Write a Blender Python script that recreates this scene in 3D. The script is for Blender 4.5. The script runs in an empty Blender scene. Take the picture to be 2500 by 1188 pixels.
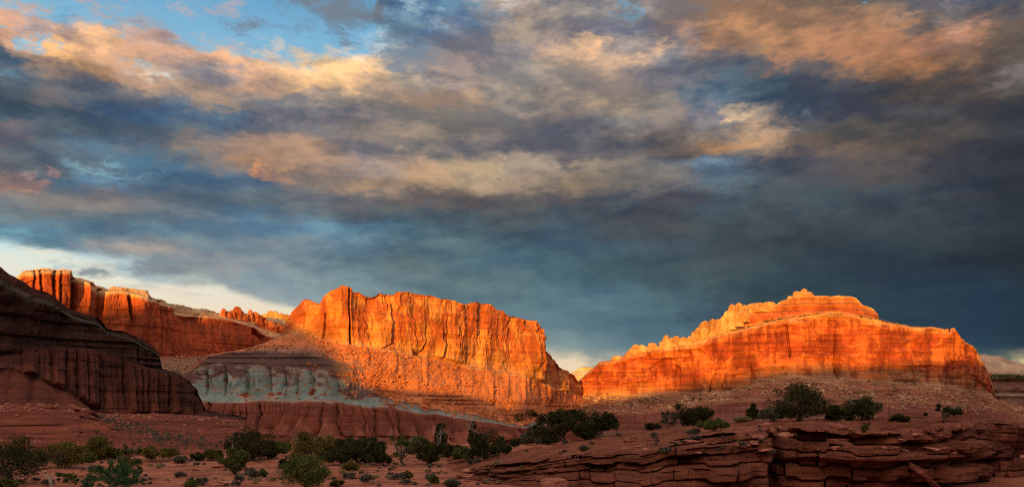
import bpy, math, random
import numpy as np

# ------------------------------------------------------------------ frame
F = 1962.0            # focal length in units of a 2500 unit wide frame
HX, HY = 1250.0, 1010.0   # principal column and horizon row
EXPO = 0.45
SUN_EL, SUN_AZ = 3.6, 14.0   # degrees; light travels towards (sin az, cos az)

scene = bpy.context.scene
COL = scene.collection
cd = bpy.data.cameras.new("camera")
cam = bpy.data.objects.new("camera", cd)
COL.objects.link(cam)
cd.sensor_fit = 'HORIZONTAL'
cd.sensor_width = 36.0
cd.lens = F / 2500.0 * 36.0
cd.shift_y = (HY - 594.0) / 2500.0
cd.clip_start, cd.clip_end = 0.5, 20000.0
cam.rotation_euler = (math.radians(90), 0, 0)
cam.location = (0, 0, 0)
scene.camera = cam
scene.view_settings.view_transform = 'Standard'
scene.view_settings.look = 'None'
scene.view_settings.gamma = 1.0
scene.view_settings.use_curve_mapping = False
scene.view_settings.exposure = EXPO
scene.cycles.max_bounces = 5
scene.cycles.diffuse_bounces = 3
scene.cycles.use_denoising = False
scene.cycles.filter_width = 1.2
scene.cycles.sample_clamp_indirect = 3.0


def lin(c):
    c = np.asarray(c, float)
    return np.where(c <= 0.04045, c / 12.92, ((c + 0.055) / 1.055) ** 2.4)


def hexlin(h):
    return lin([int(h[i:i + 2], 16) / 255.0 for i in (0, 2, 4)])


# ------------------------------------------------------------------ sun
sd = bpy.data.lights.new("sun", 'SUN')
sd.energy = 5.0
sd.angle = math.radians(0.6)
sd.color = (1.0, 0.43, 0.04)
sun = bpy.data.objects.new("sun", sd)
COL.objects.link(sun)
sun.rotation_euler = (math.radians(90 - SUN_EL), 0, math.radians(-SUN_AZ))
SDIR = np.array([math.sin(math.radians(SUN_AZ)), math.cos(math.radians(SUN_AZ))])
SPER = np.array([SDIR[1], -SDIR[0]])
TANE = math.tan(math.radians(SUN_EL))

# ------------------------------------------------------------------ sky
SKY_PX = [0, 125, 250, 375, 500, 625, 750, 875, 1000, 1125, 1250, 1375, 1500, 1625, 1750, 1875, 2000, 2125, 2250, 2375, 2500]
SKY = {
 0: "8FAFC6 6CA6CE 6CA8CE 6CA8CF A8B2C0 74AED0 747D88 7E8288 557894 5F88A8 C5C2C2 928E90 948E90 A08F88 B0886B A88268 8F7764 6A655F 5D5F68 555D70 474F60",
 40: "D2A48E 7AA8C8 9FB0C0 D0AC9C 78B2D4 84A0B4 7AA6C4 7C8894 6C8FA8 6C8AA6 9C9088 98908C A8A29E 8F847E B48B6E B48868 9E7A60 8A7262 625F64 75706F 5E5C60",
 80: "D9AA90 A89490 E3B692 C4A59A 8CBAD4 8FB0C8 84B6D6 84BCDC 687F94 7A8496 9C9084 8C8488 8F8D98 868086 A8866C AE8464 AA7F64 A07A5E 7C6A60 A8806C 665A54",
 120: "546678 E0B48A CBA488 C4A08A D8AC8E DCC0A8 92BAD0 C8C8C8 6E8094 8A8488 8E898E D2B296 A69A94 8F8C94 75696A 957860 AC7E62 AE7E62 AE7C5E 8E6F58 5A5250",
 160: "5A7284 A08878 C89870 B8A498 98949A D8B090 ECC8A0 FCD49E 7E8694 94888A 9A9490 B4A08E C8AC94 8C8C92 5E6472 5F5E66 5F5C60 916E52 966E52 635550 6A6668",
 200: "566676 707278 686E7C B89E8C B09888 C4A088 E4B88C DDB48C B4A594 A49690 A49A90 A89A8E AE988A 827F86 50687C 4A5E6E 4C5260 575358 62574F 585050 6A625E",
 240: "445464 6E6C72 5C6878 6C7380 A89484 9A9898 9E9590 A89888 B89C86 B49880 989088 928680 A09280 8A8482 607488 445868 455464 4A4C56 504C4E 5E544E 504C4C",
 280: "4C6070 50606E 4A607A 52708E 5E7890 807E86 7E7C84 827E84 908880 9A9084 8E8682 787276 8E8A88 8E8480 8E8C94 9C8F88 566070 4C4C58 505056 504A4C 40434E",
 320: "746C74 5C6A74 566672 5E7080 606E80 60687A 7A7A80 8A807C 968A80 8C8278 857C7A 70707A 706C6C 706866 8F8680 C0A286 62636A 5C5854 545050 4C4A4C 41454F",
 360: "6A747C 60707E 5A7890 6A7480 8A7E78 A0887A AC907C 807C80 7A7678 747276 6A6870 6E6C72 5A5C66 625C5E 9A7C60 B0947A 78685C 685C54 50494A 46444A 3A3D46",
 400: "686870 58646E 5E707E 4E7490 747478 A4866E 9A8678 8A8488 A89484 A8967F 9A8F84 625C60 7E7874 78787C 6A7A88 4F5360 565560 5A5658 42434D 41444E 383B44",
 440: "9A8078 607888 6C90A8 54748C 52708A 5C7084 7C7674 9A8674 AC9278 A09078 9A8A7C 857868 706C6A 7A7674 5E7484 505A64 50505A 4E4C50 43444E 36404C 33363F",
 480: "7C8286 84807E 847E7E 7C8084 60707E 6A7880 6C7078 6A6A70 645E60 6A605E 5C5A5E 58555C 525A64 52505A 465662 4A5660 44525E 404C58 424A54 363943 2E3740",
 520: "72828A 747C80 6C7A84 70808A 6E7E88 5F7F96 6A7880 5E666E 56646E 525E68 50585F 4C5862 4A4E58 4A4E58 465560 46505A 424E58 3E464F 3A434D 323E4A 2A3540",
 560: "6898A8 6A8EA0 607E90 648498 6E8A98 6C8CA0 668CA4 567A92 527080 4E6470 4C5C66 4C6070 48525C 4A5058 445058 434C55 3E474F 3C4650 38424C 313C47 28323D",
 600: "C4DCE0 7898A4 92989C 9A9898 7C929C 8E9EA4 8498A0 74909E 5A7480 5A727A 486474 466070 425C6C 445462 434F58 404A52 3B464F 36434E 334049 2C3843 25303B",
 640: "DCEEE8 E0F0E8 C0D8DC 84949E 8A949C 8C9AA2 7E929A 6E848C 62777C 587480 4E6C7C 466474 445C68 435660 424F57 3A4A54 344350 2F3F4B 2B3947 27323F 222D38",
 680: "F0E8DC E8EEE4 D8E0D8 A0B4BC A4B0B0 7E96A4 80949C 78929C 6A8088 5C747E 5E7680 4C6C78 445F6A 445862 40525C 354A56 2E4250 2B3D4D 273A4A 25364A 223140",
 720: "F0E8DC F0E4D0 F0DCC4 F0D8C0 D8D0C4 9AA8AC 8FA3AA 7E969E 70868E 6A848C 607C86 5A7684 587886 4A6470 40545F 344852 2C4250 283E4E 243C4C 203850 1E3348",
 780: "F0E0C8 F0E0C8 F0E0C8 F0DCC4 E0D8C8 A8B4B4 9CACB0 8EA2A8 80949A 708A92 66828E 62808E 5A7886 4E6E7C 42586A 364C5A 2C4454 264052 203A50 1D374F 1A344C",
 840: "F0E0C8 F0E0C8 F0E0C8 F0DCC4 E0D8C8 B8C0BC A8B4B4 A0ACAE 98A4A4 90A0A2 889CA0 7C9498 688490 5A7886 4A6472 3C5462 304A5A 2A4456 243F52 203E55 1C3850",
 885: "F0E0C8 F0E0C8 F0E0C8 F0DCC4 E0D8C8 C8C8C0 C0C4BC C0C0B8 C8C4B4 D0C8B4 DCCCB4 E8D4B8 A8ACA4 809898 607C84 587078 50666C 4A6066 4A6064 5A6A66 C8B890",
 940: "F0E0C8 F0E0C8 F0E0C8 F0DCC4 E0D8C8 D8D0C0 D8D0C0 D8D0C0 E0D0B8 E8D4B8 F0D8B4 F4DCB4 D0C4A8 B0B4A4 909C94 888F86 888F86 888F86 908F80 A8A080 D8C090",
}
SKY_SPOTS = [
    (640, 413, 20, 13, 'E29C70', 0.9), (665, 428, 40, 8, 'B88C74', 0.8), (225, 408, 60, 8, '7CAABE', 0.5), (300, 394, 36, 6, '80B0C4', 0.5), (362, 428, 28, 6, '90A8B4', 0.4), (270, 425, 40, 7, '80AABF', 0.7),
    (62, 428, 36, 14, 'C49484', 0.8), (25, 450, 30, 8, 'C49480', 0.8), (125, 415, 28, 6, 'B08C84', 0.7), (95, 105, 26, 15, '80B8D8', 0.85), (12, 174, 28, 6, '7098B0', 0.4),
    (392, 176, 28, 9, 'BCD0DA', 0.8), (360, 152, 24, 7, '9CC0D4', 0.7), (160, 135, 45, 16, 'F2C088', 0.85), (255, 92, 45, 18, 'EDBE92', 0.7), (375, 175, 22, 22, 'E0B896', 0.6), (520, 115, 45, 16, 'E8B892', 0.7),
    (690, 175, 70, 18, 'F0C89C', 0.7), (820, 170, 80, 26, 'FAD29E', 0.8), (640, 120, 25, 14, 'EAD2BC', 0.7), (880, 140, 40, 12, 'EEDCC8', 0.7), (940, 215, 70, 14, 'C8AA90', 0.6),
    (1050, 250, 60, 16, 'C49C80', 0.6), (735, 385, 90, 16, 'B49680', 0.6), (925, 415, 45, 14, 'AC9C90', 0.6), (1040, 415, 45, 18, 'BC9C80', 0.7), (1130, 425, 55, 22, 'AE9C84', 0.7), (870, 455, 35, 8, 'A48C74', 0.7),
    (1190, 412, 10, 20, 'B8A890', 0.6), (1300, 398, 55, 14, 'A0958A', 0.7), (1420, 400, 60, 12, '958A7C', 0.7), (1640, 408, 45, 14, '8E8A88', 0.7), (1705, 402, 34, 15, '7E9CB0', 0.7), (1370, 395, 26, 12, '5C5A60', 0.8),
    (1420, 112, 34, 12, 'F0C49C', 0.85), (1590, 128, 30, 14, 'EEC29C', 0.8), (1525, 152, 50, 13, 'DAB89C', 0.8), (1535, 95, 30, 6, 'C8BAB2', 0.6), (1520, 26, 15, 16, '8CB2C8', 0.8), (1560, 70, 30, 14, '8088A0', 0.6),
    (1812, 280, 34, 12, 'EACAA0', 0.85), (1856, 308, 40, 12, 'D2B090', 0.8), (1790, 362, 70, 10, 'C0906A', 0.8), (1880, 345, 60, 12, 'B0947A', 0.7),
    (1800, 60, 150, 40, 'BC8E6C', 0.7), (2000, 108, 130, 26, 'B08466', 0.7), (2150, 130, 110, 18, 'B28262', 0.8), (2290, 105, 80, 16, 'AE8068', 0.8), (2355, 78, 34, 12, 'BC907A', 0.8), (2175, 52, 40, 8, 'A88878', 0.7),
    (2335, 15, 20, 18, '8E8684', 0.4), (2385, 36, 26, 6, '8E847C', 0.7), (2488, 170, 24, 24, '807A7C', 0.4), (2440, 203, 50, 8, '807874', 0.7), (2020, 285, 20, 8, '7E8088', 0.7),
    (55, 10, 48, 12, 'CCAC9C', 0.85), (215, 12, 34, 10, 'C0B4B8', 0.8), (275, 34, 32, 10, 'C0AEAC', 0.8), (462, 10, 22, 15, 'C0B4B8', 0.8), (548, 12, 30, 10, 'C0B0B4', 0.7), (600, 56, 40, 14, '808A98', 0.85),
    (705, 75, 40, 12, '7898B0', 0.6), (810, 55, 24, 18, '74889C', 0.7), (838, 92, 28, 9, '7C8A9C', 0.8), (800, 14, 85, 26, '7E848C', 0.85), (890, 36, 40, 20, '78828E', 0.7), (960, 22, 16, 14, '90B4C8', 0.4), (1075, 45, 14, 16, 'A4B4C0', 0.4), (1040, 12, 30, 7, 'A8C4D2', 0.6),
    (920, 100, 18, 14, 'BCCCD4', 0.6), (660, 590, 60, 8, 'A8A8A4', 0.5), (370, 606, 130, 8, 'AEA49E', 0.7), (150, 490, 120, 10, '8E8884', 0.6), (60, 565, 50, 5, '8CB8C4', 0.6), (120, 614, 60, 3, 'F0E4D4', 0.7),
    (240, 664, 60, 8, '7C8C94', 0.85), (420, 660, 150, 13, '848C92', 0.8), (560, 650, 120, 12, '8C9298', 0.5),
]
SKY_YS = sorted(SKY)
SKYGAIN = 1.0 / (2 ** EXPO)


def build_world():
    w = bpy.data.worlds.new("World")
    scene.world = w
    w.use_nodes = True
    nt = w.node_tree
    N, L = nt.nodes, nt.links
    N.clear()

    def n(t, **kw):
        o = N.new(t)
        for k, v in kw.items():
            setattr(o, k, v)
        return o

    def m(op, a, b=None, c=None, clamp=False):
        o = n('ShaderNodeMath', operation=op, use_clamp=clamp)
        for i, v in enumerate((a, b, c)):
            if v is None:
                continue
            if isinstance(v, (int, float)):
                o.inputs[i].default_value = v
            else:
                L.new(v, o.inputs[i])
        return o.outputs[0]

    out = n('ShaderNodeOutputWorld')
    bg = n('ShaderNodeBackground')
    bg.inputs['Strength'].default_value = 0.1
    L.new(bg.outputs[0], out.inputs[0])
    sky = n('ShaderNodeTexSky', sky_type='NISHITA', sun_disc=False)
    sky.sun_elevation = math.radians(SUN_EL)
    sky.sun_rotation = math.radians(180 + SUN_AZ)
    tc = n('ShaderNodeTexCoord')
    sep = n('ShaderNodeSeparateXYZ')
    L.new(tc.outputs['Generated'], sep.inputs[0])
    X, Y, Z = sep.outputs
    # cloud-deck coordinates: clouds crowd together towards the horizon
    zz = m('ADD', m('MAXIMUM', Z, 0.0), 0.20)
    cmb = n('ShaderNodeCombineXYZ')
    L.new(m('DIVIDE', X, zz), cmb.inputs[0])
    L.new(m('DIVIDE', Y, zz), cmb.inputs[1])
    L.new(m('MULTIPLY', Z, 2.0), cmb.inputs[2])
    # direction coordinates stretched along the horizon
    mp = n('ShaderNodeMapping')
    mp.inputs['Scale'].default_value = (1.0, 1.0, 2.3)
    L.new(tc.outputs['Generated'], mp.inputs[0])

    mp3 = n('ShaderNodeMapping')
    mp3.inputs['Scale'].default_value = (1.0, 1.0, 5.5)
    L.new(tc.outputs['Generated'], mp3.inputs[0])
    mp2 = n('ShaderNodeMapping')
    mp2.inputs['Scale'].default_value = (1.0, 1.0, 9.0)
    L.new(tc.outputs['Generated'], mp2.inputs[0])

    def noise(vec, sc, det, rough=0.55, dist=0.0, off=None):
        o = n('ShaderNodeTexNoise')
        o.inputs['Scale'].default_value = sc
        o.inputs['Detail'].default_value = det
        o.inputs['Roughness'].default_value = rough
        o.inputs['Distortion'].default_value = dist
        if off is not None:
            a = n('ShaderNodeVectorMath', operation='ADD')
            a.inputs[1].default_value = off
            L.new(vec, a.inputs[0])
            vec = a.outputs[0]
        L.new(vec, o.inputs['Vector'])
        return o

    v = mp.outputs[0]
    # two scales of warp: billows and fine shreds
    w1 = noise(v, 6.0, 8.0, 0.56, 0.2)
    w2 = noise(v, 22.0, 7.0, 0.62, 0.3, (3.1, 7.7, 1.3))
    s1 = n('ShaderNodeSeparateColor')
    L.new(w1.outputs['Color'], s1.inputs[0])
    s2 = n('ShaderNodeSeparateColor')
    L.new(w2.outputs['Color'], s2.inputs[0])
    az = m('ARCTAN2', X, Y)
    az = m('MULTIPLY_ADD', m('SUBTRACT', s1.outputs[0], 0.5), 0.10, az)
    az = m('MULTIPLY_ADD', m('SUBTRACT', s2.outputs[0], 0.5), 0.09, az)
    w3 = noise(v, 60.0, 6.0, 0.65, 0.4, (8.1, 0.7, 4.3))
    s3 = n('ShaderNodeSeparateColor')
    L.new(w3.outputs['Color'], s3.inputs[0])
    az = m('MULTIPLY_ADD', m('SUBTRACT', s3.outputs[0], 0.5), 0.075, az)
    # less warp close to the horizon, where the layers lie flat
    flat = n('ShaderNodeMapRange', interpolation_type='SMOOTHSTEP')
    flat.inputs[1].default_value, flat.inputs[2].default_value = 0.06, 0.40
    flat.inputs[3].default_value, flat.inputs[4].default_value = 0.25, 1.0
    L.new(Z, flat.inputs[0])
    dz = m('MULTIPLY_ADD', m('SUBTRACT', s1.outputs[1], 0.5), 0.048, m('MULTIPLY_ADD', m('SUBTRACT', s2.outputs[1], 0.5), 0.040, m('MULTIPLY', m('SUBTRACT', s3.outputs[1], 0.5), 0.030)))
    zc = m('MULTIPLY_ADD', dz, flat.outputs[0], Z)
    zc = m('MAXIMUM', zc, 0.0)

    # columns of the cloud picture by bearing, rows by elevation
    def col_ramp(azr, cols, ys):
        r = n('ShaderNodeValToRGB')
        cr = r.color_ramp
        cr.interpolation = 'EASE'
        st = []
        for y, c in zip(ys, cols):
            v_ = (HY - y) / F * math.cos(azr)
            st.append((v_ / math.sqrt(1 + v_ * v_), c))
        st.sort(key=lambda q: q[0])
        top = np.mean([c for _, c in st[-6:]], axis=0)
        st.append((0.70, top * 1.7 + np.array([0.14, 0.10, 0.08])))
        st.append((1.0, np.array([0.49, 0.40, 0.34])))
        while len(cr.elements) < len(st):
            cr.elements.new(0.5)
        for e, (p, c) in zip(cr.elements, st):
            e.position = p
            e.color = (*[float(q) for q in c], 1)
        L.new(zc, r.inputs[0])
        return r.outputs[0]

    grid = np.array([[hexlin(h) for h in SKY[y].split()] for y in SKY_YS])
    azs = [math.atan((p - HX) / F) for p in SKY_PX]
    west = np.array([0.78, 0.51, 0.35])
    cols = [(-math.pi, np.tile(west, (len(SKY_YS), 1))), (-1.7, grid[:, 0] * 0.6 + west * 0.4), (-0.95, grid[:, 1] * 1.0)]
    for i, a in enumerate(azs):
        cols.append((a, grid[:, i]))
    cols += [(0.95, grid[:, -1] * 1.1), (1.7, grid[:, -2] * 0.9 + west * 0.35), (math.pi, np.tile(west, (len(SKY_YS), 1)))]
    acc = None
    for i, (a, c) in enumerate(cols):
        ra = max(min(a, 0.9), -0.9)
        o = col_ramp(ra, c, SKY_YS)
        if acc is None:
            acc = o
            continue
        mr = n('ShaderNodeMapRange', interpolation_type='SMOOTHSTEP')
        mr.inputs[1].default_value = cols[i - 1][0]
        mr.inputs[2].default_value = a
        L.new(az, mr.inputs[0])
        mx = n('ShaderNodeMix', data_type='RGBA')
        L.new(mr.outputs[0], mx.inputs[0])
        L.new(acc, mx.inputs[6])
        L.new(o, mx.inputs[7])
        acc = mx.outputs[2]
    # clear air above the cloud tops and along the eastern horizon
    def edge_curve(pts, lo, hi, shift):
        fc = n('ShaderNodeFloatCurve')
        cu = fc.mapping.curves[0]
        q = []
        for px_, y_ in pts:
            a_ = math.atan((px_ - HX) / F)
            v_ = (HY - y_) / F * math.cos(a_)
            q.append(((a_ + 0.75) / 1.5, v_ / math.sqrt(1 + v_ * v_)))
        while len(cu.points) < len(q):
            cu.points.new(0.5, 0.5)
        for p_, (x_, y_) in zip(cu.points, q):
            p_.location = (x_, y_)
            p_.handle_type = 'VECTOR'
        fc.mapping.update()
        L.new(m('MULTIPLY_ADD', azr, 1 / 1.5, 0.5), fc.inputs['Value'])
        mr_ = n('ShaderNodeMapRange', interpolation_type='SMOOTHSTEP')
        mr_.inputs[1].default_value, mr_.inputs[2].default_value = lo, hi
        L.new(m('SUBTRACT', m('ADD', Z, shift), fc.outputs[0]), mr_.inputs[0])
        return mr_.outputs[0]

    azr = m('ARCTAN2', X, Y)
    e1 = noise(v, 14.0, 8.0, 0.58, 0.5, (5.0, 1.0, 8.0))
    e2 = noise(v, 40.0, 6.0, 0.6, 0.2, (2.0, 6.0, 3.0))
    sh = m('MULTIPLY_ADD', m('SUBTRACT', e1.outputs[0], 0.5), 0.10, m('MULTIPLY', m('SUBTRACT', e2.outputs[0], 0.5), 0.04))
    gap = edge_curve([(-300, -60), (-60, -10), (60, 32), (130, 48), (250, 62), (360, 58), (395, 62), (410, 84), (520, 122), (620, 134), (740, 158), (860, 148), (900, 130), (925, 30), (950, -60), (1100, -120), (3000, -160)], -0.008, 0.010, sh)
    hi = n('ShaderNodeMapRange', interpolation_type='SMOOTHSTEP')
    hi.inputs[1].default_value, hi.inputs[2].default_value = 0.60, 0.48
    L.new(Z, hi.inputs[0])
    fr = n('ShaderNodeMapRange', interpolation_type='SMOOTHSTEP')
    fr.inputs[1].default_value, fr.inputs[2].default_value = -1.1, -0.7
    L.new(azr, fr.inputs[0])
    gap = m('MULTIPLY', gap, m('MULTIPLY', hi.outputs[0], fr.outputs[0]))
    bits = noise(v, 17.0, 6.0, 0.55, 0.6, (7.5, 3.0, 0.5))
    br = n('ShaderNodeMapRange', interpolation_type='SMOOTHSTEP')
    br.inputs[1].default_value, br.inputs[2].default_value = 0.52, 0.66
    L.new(bits.outputs[0], br.inputs[0])
    blue = n('ShaderNodeValToRGB')
    blue.color_ramp.elements[0].position, blue.color_ramp.elements[1].position = 0.38, 0.46
    blue.color_ramp.elements[0].color = (*hexlin('92C6E0'), 1)
    blue.color_ramp.elements[1].color = (*hexlin('66A2CC'), 1)
    L.new(Z, blue.inputs[0])
    gm = n('ShaderNodeMix', data_type='RGBA')
    L.new(m('MULTIPLY', gap, m('MULTIPLY_ADD', br.outputs[0], -0.75, 0.95)), gm.inputs[0])
    L.new(acc, gm.inputs[6])
    L.new(blue.outputs[0], gm.inputs[7])
    acc = gm.outputs[2]
    sh2 = m('MULTIPLY_ADD', m('SUBTRACT', e1.outputs[0], 0.5), 0.030, m('MULTIPLY', m('SUBTRACT', e2.outputs[0], 0.5), 0.010))
    low = edge_curve([(-600, 560), (-200, 590), (0, 600), (100, 607), (200, 622), (270, 640), (300, 664), (340, 684), (430, 696), (520, 706), (600, 722), (680, 742), (760, 775), (900, 860), (3000, 1000)], 0.006, -0.006, sh2)
    strip = noise(mp2.outputs[0], 7.0, 5.0, 0.55, 0.3, (0.4, 2.2, 0.0))
    sr = n('ShaderNodeMapRange', interpolation_type='SMOOTHSTEP')
    sr.inputs[1].default_value, sr.inputs[2].default_value = 0.54, 0.68
    L.new(strip.outputs[0], sr.inputs[0])
    pale = n('ShaderNodeValToRGB')
    pale.color_ramp.elements[0].position, pale.color_ramp.elements[1].position = 0.10, 0.19
    pale.color_ramp.elements[0].color = (*hexlin('F6DCBC'), 1)
    pale.color_ramp.elements[1].color = (*hexlin('DDEFE8'), 1)
    L.new(Z, pale.inputs[0])
    lm = n('ShaderNodeMix', data_type='RGBA')
    L.new(m('MULTIPLY', low, m('MULTIPLY_ADD', sr.outputs[0], -0.8, 0.97)), lm.inputs[0])
    L.new(acc, lm.inputs[6])
    L.new(pale.outputs[0], lm.inputs[7])
    acc = lm.outputs[2]
    # cloud texture: soft billows of light and dark
    d1 = noise(v, 11.0, 8.0, 0.6, 0.4, (9.0, 2.0, 5.0))
    d2 = noise(cmb.outputs[0], 2.2, 6.0, 0.6, 0.4, (1.0, 4.0, 2.0))
    k = m('MULTIPLY_ADD', m('SUBTRACT', d1.outputs[0], 0.5), 0.5, 1.0)
    k = m('MULTIPLY_ADD', m('SUBTRACT', d2.outputs[0], 0.5), 0.45, k)
    d3 = noise(v, 48.0, 5.0, 0.6, 0.5, (0.7, 5.0, 9.0))
    k = m('MULTIPLY_ADD', m('SUBTRACT', d3.outputs[0], 0.5), 0.26, k)
    # single puffs, torn holes and lit scraps
    pv = n('ShaderNodeCombineXYZ')
    L.new(az, pv.inputs[0])
    L.new(zc, pv.inputs[1])
    jag_ = m('ADD', m('MULTIPLY', m('SUBTRACT', e2.outputs[0], 0.5), 2.0), m('MULTIPLY', m('SUBTRACT', e1.outputs[0], 0.5), 1.5))
    for px_, y_, sx_, sy_, hx_, op_ in SKY_SPOTS:
        a_ = math.atan((px_ - HX) / F)
        v_ = (HY - y_) / F * math.cos(a_)
        s1_ = n('ShaderNodeVectorMath', operation='SUBTRACT')
        L.new(pv.outputs[0], s1_.inputs[0])
        s1_.inputs[1].default_value = (a_, v_ / math.sqrt(1 + v_ * v_), 0)
        s2_ = n('ShaderNodeVectorMath', operation='MULTIPLY')
        L.new(s1_.outputs[0], s2_.inputs[0])
        s2_.inputs[1].default_value = (F / sx_ / math.cos(a_) ** 2, F / sy_ / math.cos(a_), 0)
        s3_ = n('ShaderNodeVectorMath', operation='LENGTH')
        L.new(s2_.outputs[0], s3_.inputs[0])
        mr_ = n('ShaderNodeMapRange', interpolation_type='SMOOTHSTEP')
        mr_.inputs[1].default_value, mr_.inputs[2].default_value = 1.75, 0.0
        mr_.inputs[3].default_value, mr_.inputs[4].default_value = 0.0, op_
        L.new(m('ADD', s3_.outputs['Value'], jag_), mr_.inputs[0])
        mx_ = n('ShaderNodeMix', data_type='RGBA')
        L.new(mr_.outputs[0], mx_.inputs[0])
        L.new(acc, mx_.inputs[6])
        mx_.inputs[7].default_value = (*hexlin(hx_), 1)
        acc = mx_.outputs[2]
    # relief of the billows: tops catch the low light, undersides stay slate
    def relief(vec, scl, det, rough, off, dist):
        a_ = noise(vec, scl, det, rough, dist, off)
        b_ = noise(vec, scl, det, rough, dist, (off[0] + 0.012, off[1], off[2] + 0.55 / scl))
        return m('SUBTRACT', a_.outputs[0], b_.outputs[0])
    em = m('ADD', relief(v, 6.0, 8.0, 0.54, (2.7, 0.3, 6.1), 0.25), m('ADD', m('MULTIPLY', relief(v, 24.0, 7.0, 0.6, (4.4, 8.2, 1.7), 0.2), 0.8), m('MULTIPLY', relief(mp3.outputs[0], 6.0, 6.0, 0.5, (1.4, 3.2, 0.7), 0.2), 0.6)))
    em = m('MULTIPLY', em, flat.outputs[0])
    tint = n('ShaderNodeMix', data_type='RGBA')
    tint.clamp_factor = True
    L.new(m('MULTIPLY_ADD', em, 3.8, 0.5), tint.inputs[0])
    tint.inputs[6].default_value = (0.70, 0.745, 0.83, 1)
    tint.inputs[7].default_value = (1.36, 1.25, 1.13, 1)
    tm_ = n('ShaderNodeMix', data_type='RGBA', blend_type='MULTIPLY')
    clear = m('MAXIMUM', gap, low)
    L.new(m('MULTIPLY_ADD', clear, -0.9, 0.95), tm_.inputs[0])
    L.new(acc, tm_.inputs[6])
    L.new(tint.outputs[2], tm_.inputs[7])
    acc = tm_.outputs[2]
    kf = m('MULTIPLY_ADD', m('MULTIPLY', m('SUBTRACT', k, 1.0), m('SUBTRACT', 1.0, m('MULTIPLY', clear, 0.8))), flat.outputs[0], 1.0)
    ga = n('ShaderNodeGamma')
    ga.inputs['Gamma'].default_value = 1.07
    L.new(acc, ga.inputs['Color'])
    sc = n('ShaderNodeVectorMath', operation='SCALE')
    L.new(ga.outputs[0], sc.inputs[0])
    L.new(m('MULTIPLY', kf, 10.0 * SKYGAIN), sc.inputs[3])
    fin = n('ShaderNodeMix', data_type='RGBA')
    fin.inputs[0].default_value = 0.97
    L.new(sky.outputs[0], fin.inputs[6])
    L.new(sc.outputs[0], fin.inputs[7])
    L.new(fin.outputs[2], bg.inputs['Color'])
    w.cycles.sampling_method = 'MANUAL'
    w.cycles.sample_map_resolution = 512


build_world()

# ------------------------------------------------------------------ noise
def _h(ix, iy, iz, seed):
    n = (ix * 374761393 + iy * 668265263 + iz * 2147483647 + seed * 1274126177) & 0xFFFFFFFF
    n = ((n ^ (n >> 13)) * 1274126177) & 0xFFFFFFFF
    n = ((n ^ (n >> 16)) * 2246822519) & 0xFFFFFFFF
    n = n ^ (n >> 15)
    return (n & 0xFFFFFF) / float(0xFFFFFF) * 2.0 - 1.0


def noi(x, y=0.0, z=0.0, seed=0):
    x, y, z = np.broadcast_arrays(np.asarray(x, float), np.asarray(y, float), np.asarray(z, float))
    ix, iy, iz = np.floor(x), np.floor(y), np.floor(z)
    fx, fy, fz = x - ix, y - iy, z - iz
    ix, iy, iz = ix.astype(np.int64), iy.astype(np.int64), iz.astype(np.int64)
    u = fx * fx * fx * (fx * (fx * 6 - 15) + 10)
    v = fy * fy * fy * (fy * (fy * 6 - 15) + 10)
    w = fz * fz * fz * (fz * (fz * 6 - 15) + 10)
    r = 0
    for dx in (0, 1):
        wx = u if dx else 1 - u
        for dy in (0, 1):
            wy = v if dy else 1 - v
            for dz in (0, 1):
                wz = w if dz else 1 - w
                r = r + wx * wy * wz * _h(ix + dx, iy + dy, iz + dz, seed)
    return r


def fbm(x, y=0.0, z=0.0, seed=0, oct=4, gain=0.5):
    a, s, t = 1.0, 0.0, 0.0
    for o in range(oct):
        f = 2.03 ** o
        s = s + a * noi(np.asarray(x) * f, np.asarray(y) * f, np.asarray(z) * f, seed + o * 17)
        t += a
        a *= gain
    return s / t


def sstep(a, b, x):
    t = np.clip((np.asarray(x, float) - a) / (b - a), 0, 1)
    return t * t * (3 - 2 * t)


# ------------------------------------------------------------------ helpers
def mesh_np(name, V, Q, mat=None, attrs=None, smooth=False):
    me = bpy.data.meshes.new(name)
    V = np.ascontiguousarray(V, dtype=np.float32)
    Q = np.ascontiguousarray(Q, dtype=np.int32)
    k = Q.shape[1]
    me.vertices.add(len(V))
    me.vertices.foreach_set("co", V.ravel())
    me.loops.add(Q.size)
    me.loops.foreach_set("vertex_index", Q.ravel())
    me.polygons.add(len(Q))
    me.polygons.foreach_set("loop_start", np.arange(0, Q.size, k, dtype=np.int32))
    me.polygons.foreach_set("loop_total", np.full(len(Q), k, dtype=np.int32))
    if attrs:
        for an, av in attrs.items():
            at = me.attributes.new(an, 'FLOAT', 'POINT')
            at.data.foreach_set("value", np.ascontiguousarray(av, dtype=np.float32).ravel())
    me.update(calc_edges=True)
    me.validate()
    if smooth:
        me.polygons.foreach_set("use_smooth", np.ones(len(Q), dtype=bool))
    if mat:
        me.materials.append(mat)
    return me


def put(name, me, parent=None, loc=None):
    o = bpy.data.objects.new(name, me)
    COL.objects.link(o)
    if parent is not None:
        o.parent = parent
    if loc is not None:
        o.location = loc
    return o


def tag(o, label=None, cat=None, group=None, kind=None):
    if label:
        o["label"] = label
    if cat:
        o["category"] = cat
    if group:
        o["group"] = group
    if kind:
        o["kind"] = kind
    return o


def grid_quads(nr, nc):
    i = np.arange((nr - 1) * nc).reshape(nr - 1, nc)[:, :-1]
    return np.stack([i, i + 1, i + nc + 1, i + nc], -1).reshape(-1, 4)


def at(px, py, D):
    px, py, D = np.broadcast_arrays(np.asarray(px, float), np.asarray(py, float), np.asarray(D, float))
    return np.stack([(px - HX) / F * D, D, (HY - py) / F * D], -1)


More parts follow.
